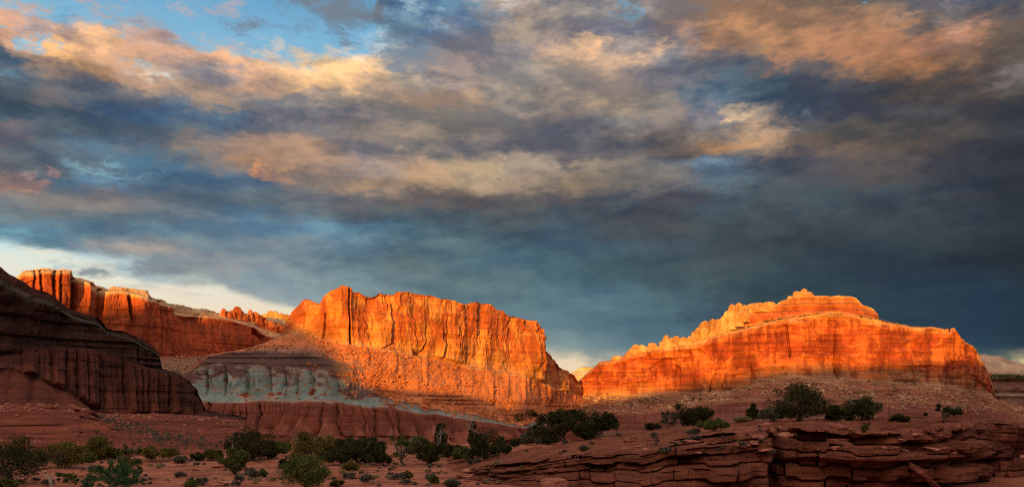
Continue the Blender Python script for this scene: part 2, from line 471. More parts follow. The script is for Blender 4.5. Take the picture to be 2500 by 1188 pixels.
def lev(cols, pts):
    pts = np.array(pts, float)
    return np.interp(cols, pts[:, 0], pts[:, 1]), np.interp(cols, pts[:, 0], pts[:, 2])


class Strip:
    """A landform surveyed as bearings: each level is a line of (bearing, height, distance)."""

    def __init__(self, p0, p1, nc, levels, rows, ref):
        c = np.linspace(p0, p1, nc)
        self.c = c
        LP = []
        for l in levels:
            y, d = lev(c, l)
            LP.append(at(c, y, d))
        P, T = [], []
        for i in range(len(levels) - 1):
            k = rows[i]
            f = np.arange(k) / k
            P.append(LP[i][None] * (1 - f)[:, None, None] + LP[i + 1][None] * f[:, None, None])
            T.append(np.repeat((i + f)[:, None], nc, 1))
        P.append(LP[-1][None])
        T.append(np.full((1, nc), float(len(levels) - 1)))
        self.P = np.concatenate(P, 0)
        self.T = np.concatenate(T, 0)
        R = LP[ref][:, :2]
        k = max(3, nc // 40)
        ker = np.ones(2 * k + 1) / (2 * k + 1)
        pad = np.pad(R, ((k, k), (0, 0)), mode='edge')
        Rs = np.stack([np.convolve(pad[:, j], ker, 'valid') for j in (0, 1)], -1)
        t = np.gradient(Rs, axis=0)
        t /= np.linalg.norm(t, axis=1, keepdims=True) + 1e-9
        nrm = np.stack([t[:, 1], -t[:, 0]], -1)
        sgn = np.sign((nrm * -R).sum(1, keepdims=True))
        self.n = nrm * sgn
        seg = np.linalg.norm(np.diff(R, axis=0), axis=1)
        self.s = np.concatenate([[0], np.cumsum(seg)])
        self.S = np.broadcast_to(self.s[None], self.T.shape)
        self.Z = self.P[..., 2].copy()
        self.PX = np.broadcast_to(c[None], self.T.shape)
        self.wall = None

    def push(self, d, dz=None):
        self.P[..., 0] += d * self.n[None, :, 0]
        self.P[..., 1] += d * self.n[None, :, 1]
        if dz is not None:
            self.P[..., 2] += dz

    def obj(self, name, mat, strata=None, smooth=False, parent=None):
        nr, nc = self.T.shape
        me = mesh_np(name, self.P.reshape(-1, 3), grid_quads(nr, nc), mat,
                     {"strata": (self.T if strata is None else strata).ravel(),
                      "wall": (np.zeros(self.T.shape) if self.wall is None else self.wall).ravel()}, smooth)
        return put(name, me, parent)


def tri(S, w, seed, wig=0.5):
    """irregular spurs: 1 on a spur's crest, 0 in the gully"""
    ph = np.asarray(S) / w + wig * noi(np.asarray(S) / (w * 2.7), 0, 0, seed)
    k = np.floor(ph).astype(np.int64)
    u = ph - k
    h0 = 0.45 + 0.55 * np.abs(_h(k, k * 0, k * 0, seed + 1))
    return (1 - np.abs(2 * u - 1)) * h0


def band(T, a, b, soft=0.12):
    return sstep(a - soft, a + soft, T) * (1 - sstep(b - soft, b + soft, T))


# ------------------------------------------------------------------ materials
def rock_mat(name, stops, tmax, jag=0.08, jscale=0.05, streak=0.5, streak_s=0.15, streak_z=0.02, streak_col=(0.16, 0.05, 0.03),
             bands=0.25, band_z=0.25, var=0.35, var_s=0.03, fine_s=0.5, fine=0.3, bump=0.6, bump_d=1.0, rough=0.95, attr=True, objc=False, patch=None, patch_a=0.0, patch_s=(0.05, 0.05, 0.03)):
    mt = bpy.data.materials.new(name)
    mt.use_nodes = True
    nt = mt.node_tree
    N, L = nt.nodes, nt.links
    bs = N['Principled BSDF']
    bs.inputs['Roughness'].default_value = rough
    bs.inputs['Specular IOR Level'].default_value = 0.1

    def noise(vec, sc, det=5.0, ro=0.6, dist=0.0):
        o = N.new('ShaderNodeTexNoise')
        o.inputs['Scale'].default_value = sc
        o.inputs['Detail'].default_value = det
        o.inputs['Roughness'].default_value = ro
        o.inputs['Distortion'].default_value = dist
        L.new(vec, o.inputs['Vector'])
        return o.outputs[0]

    def mapv(vec, s):
        o = N.new('ShaderNodeMapping')
        o.inputs['Scale'].default_value = s
        L.new(vec, o.inputs[0])
        return o.outputs[0]

    def m(op, a, b=None, c=None, clamp=False):
        o = N.new('ShaderNodeMath')
        o.operation = op
        o.use_clamp = clamp
        for i, v in enumerate((a, b, c)):
            if v is None:
                continue
            if isinstance(v, (int, float)):
                o.inputs[i].default_value = v
            else:
                L.new(v, o.inputs[i])
        return o.outputs[0]

    def rng(v, a, b, c, d):
        o = N.new('ShaderNodeMapRange')
        o.inputs[1].default_value, o.inputs[2].default_value = a, b
        o.inputs[3].default_value, o.inputs[4].default_value = c, d
        L.new(v, o.inputs[0])
        return o.outputs[0]

    def mix(f, a, b, mode='MIX'):
        o = N.new('ShaderNodeMix')
        o.data_type = 'RGBA'
        o.blend_type = mode
        for i, v in ((0, f), (6, a), (7, b)):
            if isinstance(v, (int, float)):
                o.inputs[i].default_value = v
            elif isinstance(v, tuple):
                o.inputs[i].default_value = (*v, 1)
            else:
                L.new(v, o.inputs[i])
        return o.outputs[2]

    if objc:
        g = N.new('ShaderNodeTexCoord').outputs['Object']
    else:
        g = N.new('ShaderNodeNewGeometry').outputs['Position']
    if attr:
        at_ = N.new('ShaderNodeAttribute')
        at_.attribute_name = 'strata'
        t = at_.outputs['Fac']
        t = m('MULTIPLY_ADD', m('SUBTRACT', noise(g, jscale, 5.0), 0.5), jag * 4, t)
        t = m('DIVIDE', t, tmax, clamp=True)
        r = N.new('ShaderNodeValToRGB')
        cr = r.color_ramp
        st = sorted(stops, key=lambda q: q[0])
        while len(cr.elements) < len(st):
            cr.elements.new(0.5)
        for e, (p, c) in zip(cr.elements, st):
            e.position = min(1, p / tmax)
            e.color = (*c, 1)
        L.new(t, r.inputs[0])
        col = r.outputs[0]
    else:
        col = mix(rng(noise(g, var_s * 2, 5.0), 0.35, 0.65, 0, 1), stops[0][1], stops[-1][1])
    # weathering streaks run down the face; the dark mudstone's stand in for cleft shade
    st_n = noise(mapv(g, (streak_s, streak_s, streak_z)), 1.0, 6.0, 0.65, 0.3)
    sf = m('MULTIPLY', rng(st_n, 0.47, 0.57, 0, 1), streak)
    if attr:
        wa = N.new('ShaderNodeAttribute')
        wa.attribute_name = 'wall'
        sf = m('MULTIPLY', sf, wa.outputs['Fac'], clamp=True)
    if patch is not None:
        pf = m('MULTIPLY', rng(noise(mapv(g, patch_s), 1.0, 7.0, 0.66, 0.8), 0.485, 0.545, 0, 1), patch_a)
        if attr:
            pf = m('MULTIPLY', pf, m('MULTIPLY_ADD', wa.outputs['Fac'], 2.0, -1.0, clamp=True), clamp=True)
        col = mix(pf, col, patch)
    col = mix(sf, col, streak_col)
    # beds
    bd = noise(mapv(g, (band_z * 0.03, band_z * 0.03, band_z)), 1.0, 5.0, 0.7)
    k = rng(bd, 0.3, 0.7, 1 - bands, 1 + bands)
    vr = noise(g, var_s, 5.0, 0.6)
    k = m('MULTIPLY', k, rng(vr, 0.3, 0.7, 1 - var, 1 + var))
    fn = noise(g, fine_s, 4.0, 0.7)
    k = m('MULTIPLY', k, rng(fn, 0.3, 0.7, 1 - fine, 1 + fine))
    sc = N.new('ShaderNodeVectorMath')
    sc.operation = 'SCALE'
    L.new(col, sc.inputs[0])
    L.new(k, sc.inputs[3])
    L.new(sc.outputs[0], bs.inputs['Base Color'])
    h = m('ADD', m('MULTIPLY', fn, 0.6), m('ADD', m('MULTIPLY', bd, 0.6), m('MULTIPLY', noise(g, fine_s * 4, 3.0, 0.7), 0.25)))
    b = N.new('ShaderNodeBump')
    b.inputs['Strength'].default_value = bump
    b.inputs['Distance'].default_value = bump_d
    L.new(h, b.inputs['Height'])
    L.new(b.outputs[0], bs.inputs['Normal'])
    return mt


def leaf_mat(name, c1, c2):
    mt = bpy.data.materials.new(name)
    mt.use_nodes = True
    N, L = mt.node_tree.nodes, mt.node_tree.links
    bs = N['Principled BSDF']
    bs.inputs['Roughness'].default_value = 0.8
    bs.inputs['Specular IOR Level'].default_value = 0.15
    g = N.new('ShaderNodeNewGeometry')
    t = N.new('ShaderNodeTexNoise')
    t.inputs['Scale'].default_value = 2.2
    t.inputs['Detail'].default_value = 3
    L.new(g.outputs['Position'], t.inputs['Vector'])
    a = N.new('ShaderNodeMath')
    a.operation = 'MULTIPLY_ADD'
    L.new(g.outputs['Random Per Island'], a.inputs[0])
    a.inputs[1].default_value = 0.5
    a.inputs[2].default_value = -0.25
    b = N.new('ShaderNodeMath')
    b.operation = 'ADD'
    L.new(a.outputs[0], b.inputs[0])
    L.new(t.outputs[0], b.inputs[1])
    r = N.new('ShaderNodeValToRGB')
    r.color_ramp.elements[0].position = 0.3
    r.color_ramp.elements[1].position = 0.7
    r.color_ramp.elements[0].color = (*c1, 1)
    r.color_ramp.elements[1].color = (*c2, 1)
    L.new(b.outputs[0], r.inputs[0])
    L.new(r.outputs[0], bs.inputs['Base Color'])
    return mt


WING = (0.43, 0.105, 0.04)    # red cliff sandstone
WING_D = (0.32, 0.075, 0.03)
BUFF = (0.54, 0.30, 0.15)
CREAM = (0.62, 0.47, 0.27)
MOEN = (0.24, 0.082, 0.055)
CHOC = (0.080, 0.028, 0.019)
BLUE = (0.20, 0.30, 0.285)
PURP = (0.15, 0.095, 0.085)
GREY = (0.22, 0.155, 0.13)

M_mesa = rock_mat("banded_sandstone", [
    (0, (0.25, 0.092, 0.063)), (0.55, (0.25, 0.092, 0.063)), (0.75, (0.15, 0.052, 0.036)), (1.5, (0.19, 0.062, 0.042)), (1.94, (0.22, 0.075, 0.05)), (2.0, (0.34, 0.27, 0.22)), (2.07, BLUE), (2.5, (0.21, 0.285, 0.26)), (2.75, (0.285, 0.265, 0.225)), (2.95, (0.25, 0.20, 0.175)),
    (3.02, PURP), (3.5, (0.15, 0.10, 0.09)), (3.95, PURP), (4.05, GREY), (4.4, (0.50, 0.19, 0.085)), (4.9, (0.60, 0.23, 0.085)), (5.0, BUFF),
    (5.25, (0.54, 0.20, 0.06)), (5.6, (0.50, 0.15, 0.045)), (6.0, (0.49, 0.14, 0.045)), (6.9, (0.50, 0.15, 0.05)), (8, WING)], 8.0, jag=0.14, jscale=0.05, streak=0.45, streak_s=0.05, streak_z=0.02, streak_col=(0.20, 0.045, 0.02), patch=(0.66, 0.34, 0.10), patch_a=0.65, patch_s=(0.05, 0.05, 0.035), var=0.3)
M_butte = rock_mat("capped_sandstone", [
    (0, GREY), (0.8, (0.22, 0.12, 0.095)), (1.0, (0.20, 0.078, 0.06)), (1.9, (0.22, 0.082, 0.063)), (2.05, (0.29, 0.135, 0.085)), (2.5, (0.26, 0.10, 0.06)), (2.95, (0.36, 0.19, 0.11)),
    (3.03, (0.42, 0.25, 0.14)), (3.18, (0.40, 0.16, 0.07)), (3.32, (0.33, 0.072, 0.032)), (3.6, (0.35, 0.075, 0.031)), (3.86, (0.37, 0.085, 0.034)), (3.9, (0.46, 0.14, 0.05)), (4.0, BUFF), (4.3, (0.55, 0.28, 0.12)), (5.0, BUFF), (5.2, WING), (5.9, (0.56, 0.25, 0.1)), (6.0, CREAM), (7, BUFF)],
    7.0, jag=0.08, jscale=0.03, streak=0.75, streak_s=0.05, streak_z=0.014, bands=0.42, streak_col=(0.17, 0.034, 0.018), patch=(0.55, 0.175, 0.055), patch_a=0.8, patch_s=(0.022, 0.022, 0.04), var=0.3)
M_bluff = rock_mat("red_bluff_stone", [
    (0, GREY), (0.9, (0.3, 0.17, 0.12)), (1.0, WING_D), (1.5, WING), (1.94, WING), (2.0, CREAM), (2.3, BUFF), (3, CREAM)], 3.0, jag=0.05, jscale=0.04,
    streak=0.6, streak_s=0.08, streak_z=0.01)
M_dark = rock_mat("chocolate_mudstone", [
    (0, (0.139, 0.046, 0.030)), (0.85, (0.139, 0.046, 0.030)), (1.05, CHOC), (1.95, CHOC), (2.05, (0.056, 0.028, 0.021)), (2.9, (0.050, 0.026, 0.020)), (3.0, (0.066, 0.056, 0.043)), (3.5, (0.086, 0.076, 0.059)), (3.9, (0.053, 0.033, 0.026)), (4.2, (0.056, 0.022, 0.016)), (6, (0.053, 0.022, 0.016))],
    6.0, jag=0.10, jscale=0.06, streak=0.5, streak_s=0.12, streak_z=0.02, streak_col=(0.035, 0.016, 0.013), bands=0.3, band_z=0.35)  # dark upright streaks paint in the shade of clefts between columns
M_hill = rock_mat("red_clay_hill", [
    (0, (0.229, 0.064, 0.037)), (1.5, (0.202, 0.058, 0.033)), (2.0, (0.220, 0.062, 0.034)), (2.6, (0.185, 0.048, 0.026)), (3, (0.246, 0.079, 0.044)), (4, (0.220, 0.079, 0.053))], 4.0,
    jag=0.06, jscale=0.2, streak=0.35, streak_s=0.35, streak_z=0.08, bands=0.5, band_z=1.3, var_s=0.12, fine_s=2.2, fine=0.4, bump=0.8, bump_d=0.35)
M_far = rock_mat("pale_dome_stone", [
    (0, (0.20, 0.10, 0.08)), (1.0, (0.16, 0.085, 0.07)), (1.4, (0.30, 0.22, 0.16)), (1.6, (0.14, 0.07, 0.055)), (2.4, (0.18, 0.085, 0.06)), (2.95, (0.10, 0.08, 0.05)), (3.1, (0.16, 0.13, 0.09)), (3.4, (0.50, 0.36, 0.25)), (5, (0.52, 0.40, 0.29))], 5.0,
    jag=0.10, jscale=0.015, streak=0.1, bands=0.2, band_z=0.08)
M_peak = rock_mat("pale_peak_stone", [(0, CREAM), (2, (0.66, 0.52, 0.32))], 2.0, streak=0.1, bands=0.2, band_z=0.08)
M_ground = rock_mat("red_desert_soil", [(0, (0.313, 0.113, 0.065)), (1, (0.389, 0.149, 0.089))], 1.0, attr=False, streak=0.55, streak_s=0.16, streak_z=0.16,
                    streak_col=(0.42, 0.18, 0.115), bands=0.0, var_s=0.22, var=0.38, fine_s=3.0, fine=0.45, bump=0.9, bump_d=0.2)
M_ledge = rock_mat("ledge_sandstone", [(0, (0.148, 0.049, 0.028)), (1.5, (0.152, 0.053, 0.032)), (2.2, (0.215, 0.080, 0.050)), (4, (0.229, 0.085, 0.053)), (6, (0.222, 0.080, 0.050))], 6.0,
                   jag=0.15, jscale=0.5, streak=0.45, streak_s=0.9, streak_z=0.35, streak_col=(0.14, 0.05, 0.03), bands=0.35, band_z=3.0,
                   var=0.35, var_s=0.4, fine_s=4.0, fine=0.3, bump=0.9, bump_d=0.12)
M_ridge = rock_mat("ridge_stone", [(0, MOEN), (2, WING_D)], 2.0)
M_cream = rock_mat("cream_cap_stone", [(0, (0.50, 0.25, 0.10)), (1, (0.60, 0.40, 0.19))], 1.0, attr=False, streak=0.4, streak_s=0.12, streak_z=0.03, streak_col=(0.4, 0.2, 0.1), bands=0.15, fine_s=0.3)
M_redcap = rock_mat("red_knob_stone", [(0, WING), (1, (0.50, 0.2, 0.08))], 1.0, attr=False, streak=0.3, bands=0.2, fine_s=0.3)
M_bould = rock_mat("boulder_stone", [(0, (0.46, 0.14, 0.05)), (1, (0.58, 0.215, 0.08))], 1.0, attr=False, streak=0.0, bands=0.1, var_s=0.02, fine_s=0.6)
M_boulp = rock_mat("pale_boulder_stone", [(0, (0.38, 0.21, 0.125)), (1, (0.54, 0.37, 0.235))], 1.0, attr=False, streak=0.0, bands=0.1, var_s=0.02, fine_s=0.6)
M_slab = rock_mat("slab_stone", [(0, (0.36, 0.15, 0.10)), (1, (0.44, 0.20, 0.15))], 1.0, attr=False, streak=0.2, streak_s=1, streak_z=1, bands=0.2, band_z=6, var_s=1.5, fine_s=6, bump_d=0.06)
M_dslab = rock_mat("dark_slab_stone", [(0, (0.15, 0.05, 0.033)), (1, (0.20, 0.075, 0.05))], 1.0, attr=False, streak=0.3, streak_s=2, streak_z=2, streak_col=(0.1, 0.035, 0.025), bands=0.2, band_z=6, var_s=1.5, fine_s=6, bump_d=0.06)
M_bark = rock_mat("grey_bark", [(0, (0.13, 0.10, 0.08)), (1, (0.20, 0.16, 0.13))], 1.0, attr=False, streak=0.3, streak_s=6, streak_z=1, streak_col=(0.05, 0.035, 0.03), bands=0, var_s=2, fine_s=12, bump_d=0.03)
M_deadwood = rock_mat("bleached_wood", [(0, (0.32, 0.26, 0.22)), (1, (0.42, 0.36, 0.31))], 1.0, attr=False, streak=0.2, streak_s=6, streak_z=1, bands=0, var_s=2, fine_s=12, bump_d=0.03)
M_leaf = {
    'dark': leaf_mat("dark_juniper_leaf", (0.024, 0.034, 0.010), (0.075, 0.082, 0.024)),
    'olive': leaf_mat("olive_juniper_leaf", (0.08, 0.088, 0.018), (0.215, 0.19, 0.042)),
    'green': leaf_mat("green_juniper_leaf", (0.06, 0.092, 0.024), (0.155, 0.195, 0.052)),
    'pine': leaf_mat("pinyon_needle", (0.03, 0.085, 0.035), (0.085, 0.18, 0.07)),
    'grey': leaf_mat("grey_brush_leaf", (0.08, 0.10, 0.065), (0.17, 0.18, 0.12)),
    'sage': leaf_mat("sage_leaf", (0.085, 0.09, 0.072), (0.18, 0.18, 0.145)),
    'straw': leaf_mat("straw_grass", (0.26, 0.21, 0.12), (0.42, 0.36, 0.22)),
}

# ------------------------------------------------------------------ ground sheet
def ground_z(x, y):
    x, y = np.asarray(x, float), np.asarray(y, float)
    r = np.hypot(x, y)
    z = np.interp(r, [0, 20, 60, 110, 300, 650, 1000, 1500, 4000, 9000], [-5.0, -5.1, -5.2, -5.3, -14, -26, -36, -50, -62, -80])
    px = HX + F * x / np.maximum(y, 1.0)
    right = sstep(1250, 1600, px) * sstep(95, 170, r) * (y > 0)
    z = z - right * 16 * (1 - sstep(500, 900, r))
    z = z + 0.22 * fbm(x / 9, y / 9, 0, 5, 4) * sstep(2, 12, r) + 0.05 * fbm(x / 1.1, y / 1.1, 0, 9, 3)
    z = z + sstep(150, 500, r) * 3.0 * fbm(x / 60, y / 60, 0, 7, 4)
    return z


def build_ground():
    a1 = np.linspace(-0.72, 0.72, 760)
    a2 = np.linspace(0.72, 2 * math.pi - 0.72, 90)[1:]
    A = np.concatenate([a1, a2])
    R = np.concatenate([[0.5, 3, 8, 15, 25], np.geomspace(35, 9000, 330)])
    rr, aa = np.meshgrid(R, A, indexing='ij')
    x, y = rr * np.sin(aa), rr * np.cos(aa)
    z = ground_z(x, y)
    V = np.stack([x, y, z], -1)
    q = grid_quads(len(R), len(A))
    me = mesh_np("ground", V.reshape(-1, 3), q[:, ::-1], M_ground, None, True)
    o = put("ground", me)
    tag(o, "red desert floor of bare soil dotted with small sage", "ground", kind="structure")


build_ground()


def on_ground(px, py):
    """distance at which the ray of a picture point meets the desert floor"""
    d = np.geomspace(30, 600, 2500)
    zr = (HY - py) / F * d
    zg = ground_z((px - HX) / F * d, d)
    i = np.argmax(zr <= zg)
    return float(d[i]) if (zr <= zg).any() else 110.0


# ------------------------------------------------------------------ cliff weathering
def wall_relief(st, mask, seed, big=9.0, crack=6.0, bigw=45.0, crackw=16.0):
    S, Z = st.S, st.Z
    wob = 1.8 * noi(S / 30, Z / 25, 0, seed + 3)
    d = big * fbm(S / bigw, Z / 260, 0, seed, 3)
    cr = noi((S + wob) / crackw, Z / 120, 0, seed + 11)
    gap = 1 - sstep(0.02, 0.085, np.abs(cr))
    on = sstep(0.0, 0.4, noi(S / 40, Z / 45, 0, seed + 21))
    d -= crack * gap * on
    d += 1.1 * fbm((S + wob) / 7, Z / 35, 0, seed + 31, 4)
    # joint-bounded blocks and flaked panels
    q = 0.5 * crack / 8.0
    for cw, ch, off, tilt, sd in ((crackw * 0.85, 48.0, 2.6, 4.0, 41), (crackw * 0.36, 17.0, 1.0, 2.0, 44), (crackw * 0.16, 7.0, 0.45, 0.8, 47)):
        zk = np.floor(Z / ch + 0.9 * noi(S / (cw * 1.9), 0, 0, seed + sd)).astype(np.int64)
        ph = (S + wob + 1.2 * noi(S / 3, Z / 7, 0, seed + sd + 1)) / cw + 0.7 * noi(S / (cw * 3.1), 0, 0, seed + sd + 2) + zk * 0.37
        ck = np.floor(ph).astype(np.int64)
        d += q * (off * _h(ck, zk, zk * 0, seed + sd) + tilt * (ph - ck - 0.5) * _h(ck, zk, zk * 0 + 3, seed + sd))
    d += 0.9 * np.tanh(4 * noi(S / 90, Z / 5.5, 0, seed + 51))
    d += 0.7 * fbm(S / 2.5, Z / 4, 0, seed + 61, 3)
    return d * mask


def slope_relief(st, mask, seed, gul=3.0, gw=14.0, rough=1.6):
    S, Z = st.S, st.Z
    d = gul * (np.abs(noi(S / gw + 0.3 * noi(S / 30, Z / 30, 0, seed + 1), Z / 80, 0, seed)) * 2 - 0.6)
    d += rough * fbm(S / 6, Z / 4, 0, seed + 9, 4)
    return d * mask


def flute_relief(st, mask, seed, w=13.0, amp=9.0, depth=None):
    """rounded columns with narrow clefts and thin projecting beds"""
    S, Z = st.S, st.Z
    ph = S / w + 0.8 * noi(S / 45, 0, 0, seed) + 0.9 * noi(S / (w * 2.3), 0, 0, seed + 13) + 0.14 * noi(S / 12, Z / 7, 0, seed + 2)
    u = ph - np.floor(ph)
    k = np.floor(ph).astype(np.int64)
    col = np.clip(1 - np.abs(2 * u - 1) ** 3.2, 0, 1) ** 0.6
    kk = 0.7 + 0.5 * _h(k, k * 0, k * 0, seed)
    d = amp * col * kk + amp * 0.5 * _h(k, k * 0, k * 0, seed + 4)
    d += 0.11 * amp * np.tanh(3.5 * noi(S / (w * 2.5), Z / (w * 0.28), 0, seed + 7))
    d -= 0.8 * amp * (1 - sstep(0.0, 0.11, np.minimum(u, 1 - u)))
    d += 0.6 * fbm(S / 3, Z / 5, 0, seed + 8, 3)
    return d * mask


# ------------------------------------------------------------------ central mesa
C_TOP = [(440, 925), (454, 913), (470, 898), (508, 866), (559, 857), (600, 850), (640, 838), (686, 818), (690, 800), (693, 794), (717, 757), (740, 731), (759, 731), (780, 740), (787, 731), (797, 717), (816, 705), (834, 696), (858, 703), (863, 714), (877, 714), (895, 724), (909, 724), (928, 717), (938, 721), (961, 721), (970, 714), (989, 713), (1022, 717), (1055, 724), (1083, 732), (1102, 731), (1111, 735), (1130, 743), (1163, 738), (1200, 743), (1214, 757), (1229, 759), (1238, 771), (1271, 778), (1299, 785), (1308, 793), (1313, 804), (1318, 822), (1327, 848), (1346, 869), (1369, 898), (1388, 907), (1402, 916), (1414, 932), (1425, 950)]
C_BASE = [(440, 926), (454, 915), (470, 900), (508, 868), (559, 858), (600, 851), (640, 839), (690, 819), (715, 812), (760, 818), (797, 830), (848, 839), (891, 848), (952, 855), (1003, 865), (1080, 876), (1111, 886), (1182, 900), (1247, 909), (1290, 921), (1346, 944), (1393, 959), (1416, 966), (1425, 968)]
C_D = [(440, 900), (690, 905), (840, 880), (1000, 930), (1200, 1020), (1313, 1090), (1346, 1150), (1425, 1380)]


def dd(tab, px):
    t = np.array(tab, float)
    return float(np.interp(px, t[:, 0], t[:, 1]))


def lv(tab, dtab, off):
    if callable(off):
        return [(p, y, dd(dtab, p) + off(p)) for p, y in tab]
    return [(p, y, dd(dtab, p) + off) for p, y in tab]


cl = [
    lv([(440, 1120), (600, 1112), (900, 1105), (1150, 1100), (1425, 1085)], C_D, -150),
    lv([(440, 1040), (520, 1035), (600, 1040), (700, 1046), (800, 1052), (900, 1050), (1000, 1052), (1100, 1060), (1250, 1068), (1425, 1050)], C_D, -122),
    lv([(440, 975), (487, 977), (600, 982), (647, 976), (720, 978), (797, 981), (870, 986), (938, 992), (1003, 1005), (1069, 1010), (1149, 1023), (1276, 1043), (1425, 1020)], C_D, -92),
    lv([(440, 930), (454, 918), (486, 895), (534, 884), (604, 890), (684, 893), (764, 900), (805, 900), (860, 920), (940, 950), (1040, 975), (1150, 998), (1280, 1022), (1425, 1003)], C_D, -50),
    lv([(440, 927), (454, 916), (475, 898), (508, 870), (559, 860), (604, 857), (668, 859), (732, 864), (805, 873), (860, 885), (940, 905), (1040, 935), (1150, 960), (1280, 985), (1425, 985)], C_D, -36),
    lv(C_BASE, C_D, 0),
    lv([(p, y * 0.62 + np.interp(p, *zip(*C_BASE)) * 0.38) for p, y in C_TOP], C_D, 5),
    lv(C_TOP, C_D, 14),
    lv([(p, y + 8) for p, y in C_TOP], C_D, 160),
    lv([(440, 1120), (1425, 1080)], C_D, 420),
]
C = Strip(440, 1425, 1250, cl, [55, 70, 75, 30, 45, 60, 55, 14, 3], 5)
T = C.T
face = band(T, 5.02, 6.98, 0.05) * sstep(692, 700, C.PX)
C.push(wall_relief(C, face, 101, big=14, crack=12, bigw=55, crackw=26))
C.push(slope_relief(C, band(T, 4.1, 5.0, 0.15), 140, gul=2.0, gw=9, rough=0.9))
bm = np.sin(np.pi * np.clip((T - 2.02) / 0.98, 0, 1)) * (T < 3.0) * (1 - 0.65 * sstep(830, 1000, C.PX))
C.push(-bm * (22 * (1 - np.sqrt(np.clip(tri(C.S, 30, 150, 1.3), 0, 1))) + 7 * (1 - tri(C.S + 6 * noi(C.S / 20, C.Z / 12, 0, 153), 8, 151)) + 3.0 * fbm(C.S / 5, C.Z / 7, 0, 152, 5)) + bm * 9)
C.push(slope_relief(C, band(T, 2.08, 4.6, 0.2) * sstep(820, 950, C.PX), 155, gul=1.5, gw=19, rough=1.3))
C.push(1.3 * np.tanh(4 * noi(C.S / 150, C.Z / 2.2, 0, 160)) * band(T, 3.0, 4.0, 0.08) + 1.2 * fbm(C.S / 5, C.Z / 5, 0, 161, 4) * band(T, 3.0, 4.0, 0.08))
spur = np.clip(1 - T / 1.7, 0, 1) ** 0.9 * (T < 1.7)
C.push(flute_relief(C, band(T, 0.75, 1.93, 0.06), 170, w=19, amp=9) + flute_relief(C, band(T, 1.55, 1.97, 0.05), 171, w=7, amp=2))
C.push(spur * 52 * tri(C.S, 38, 172, 0.9) ** 1.3 + spur * 12 * tri(C.S, 11, 173, 0.8) + spur * 2.5 * fbm(C.S / 4, C.Z / 3, 0, 174, 4))
C.push(slope_relief(C, band(T, -0.5, 0.85, 0.2), 180, gul=2, gw=6, rough=0.8))
top = sstep(6.7, 7.0, T)
C.P[..., 2] += top * (2.6 * fbm(C.S / 9, 0, C.P[..., 1] / 40, 190, 4) * sstep(695, 720, C.PX))
C.wall = np.maximum(face, 0.5 * band(C.T, 0.7, 1.97, 0.1))
cone = 0.95 * tri(C.S, 38, 172, 0.9) + 0.35 * tri(C.S, 11, 173, 0.8) - 0.15
st_c = np.where(C.T < 1.9, np.minimum(C.T, 1.9) - np.clip(cone, 0, 1.2) * sstep(0.1, 0.9, C.T) * (1 - sstep(1.55, 1.9, C.T)), C.T)
st_c = st_c + 0.75 * (tri(C.S, 30, 150, 1.3) - 0.3) * bm + 0.9 * fbm(C.S / 11, C.Z / 5, 0, 199, 5) * band(C.T, 2.15, 2.95, 0.1)
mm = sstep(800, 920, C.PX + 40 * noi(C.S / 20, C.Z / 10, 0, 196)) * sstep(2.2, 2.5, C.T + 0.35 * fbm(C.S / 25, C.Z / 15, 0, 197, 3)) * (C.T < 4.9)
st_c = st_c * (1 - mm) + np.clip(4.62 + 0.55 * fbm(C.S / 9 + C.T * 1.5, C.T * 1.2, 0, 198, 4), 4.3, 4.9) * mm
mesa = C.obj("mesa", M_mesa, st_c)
tag(mesa, "sunlit orange sandstone mesa with fractured cliff above blue grey and red slopes", "mesa", kind="structure")

# ------------------------------------------------------------------ right butte
D_TOP = [(1395, 960), (1407, 935), (1430, 912), (1463, 883), (1487, 880), (1515, 869), (1540, 860), (1580, 852), (1620, 842), (1660, 836), (1689, 828), (1721, 806), (1760, 792), (1800, 770), (1815, 750), (1830, 741), (1858, 737), (1895, 741), (1910, 734), (1926, 727), (1942, 722), (1980, 722), (2015, 722), (2057, 722), (2090, 726), (2109, 745), (2132, 754), (2142, 766), (2146, 779), (2165, 785), (2207, 792), (2226, 797), (2268, 798), (2301, 801), (2307, 806), (2313, 802), (2318, 811), (2321, 801), (2331, 800), (2335, 818), (2348, 833), (2362, 837), (2376, 853), (2386, 865), (2400, 884), (2409, 898), (2421, 930), (2428, 962), (2440, 975)]
D_BENCH = [(1395, 962), (1407, 938), (1430, 915), (1463, 887), (1487, 884), (1515, 872), (1540, 864), (1600, 851), (1689, 838), (1760, 816), (1830, 799), (1900, 781), (2000, 767), (2080, 771), (2142, 781), (2165, 788), (2207, 794), (2226, 799), (2268, 800), (2301, 803), (2307, 808), (2313, 804), (2318, 813), (2321, 803), (2331, 802), (2335, 820), (2348, 835), (2362, 839), (2376, 855), (2386, 867), (2400, 886), (2409, 900), (2421, 932), (2428, 963), (2440, 976)]
D_BASE = [(1395, 968), (1407, 966), (1524, 966), (1642, 957), (1698, 959), (1759, 958), (1820, 945), (1876, 926), (1947, 918), (2000, 925), (2048, 926), (2142, 930), (2236, 933), (2306, 941), (2376, 951), (2423, 962), (2440, 978), (2520, 1002), (2600, 1025)]
D_D = [(1395, 1400), (1407, 1385), (1524, 1330), (1700, 1270), (1950, 1215), (2150, 1205), (2330, 1235), (2365, 1290), (2423, 1400), (2440, 1420), (2600, 1400)]
DT2 = D_TOP + [(2520, 1001), (2600, 1024)]
DB2 = D_BENCH + [(2520, 1001.5), (2600, 1024.5)]
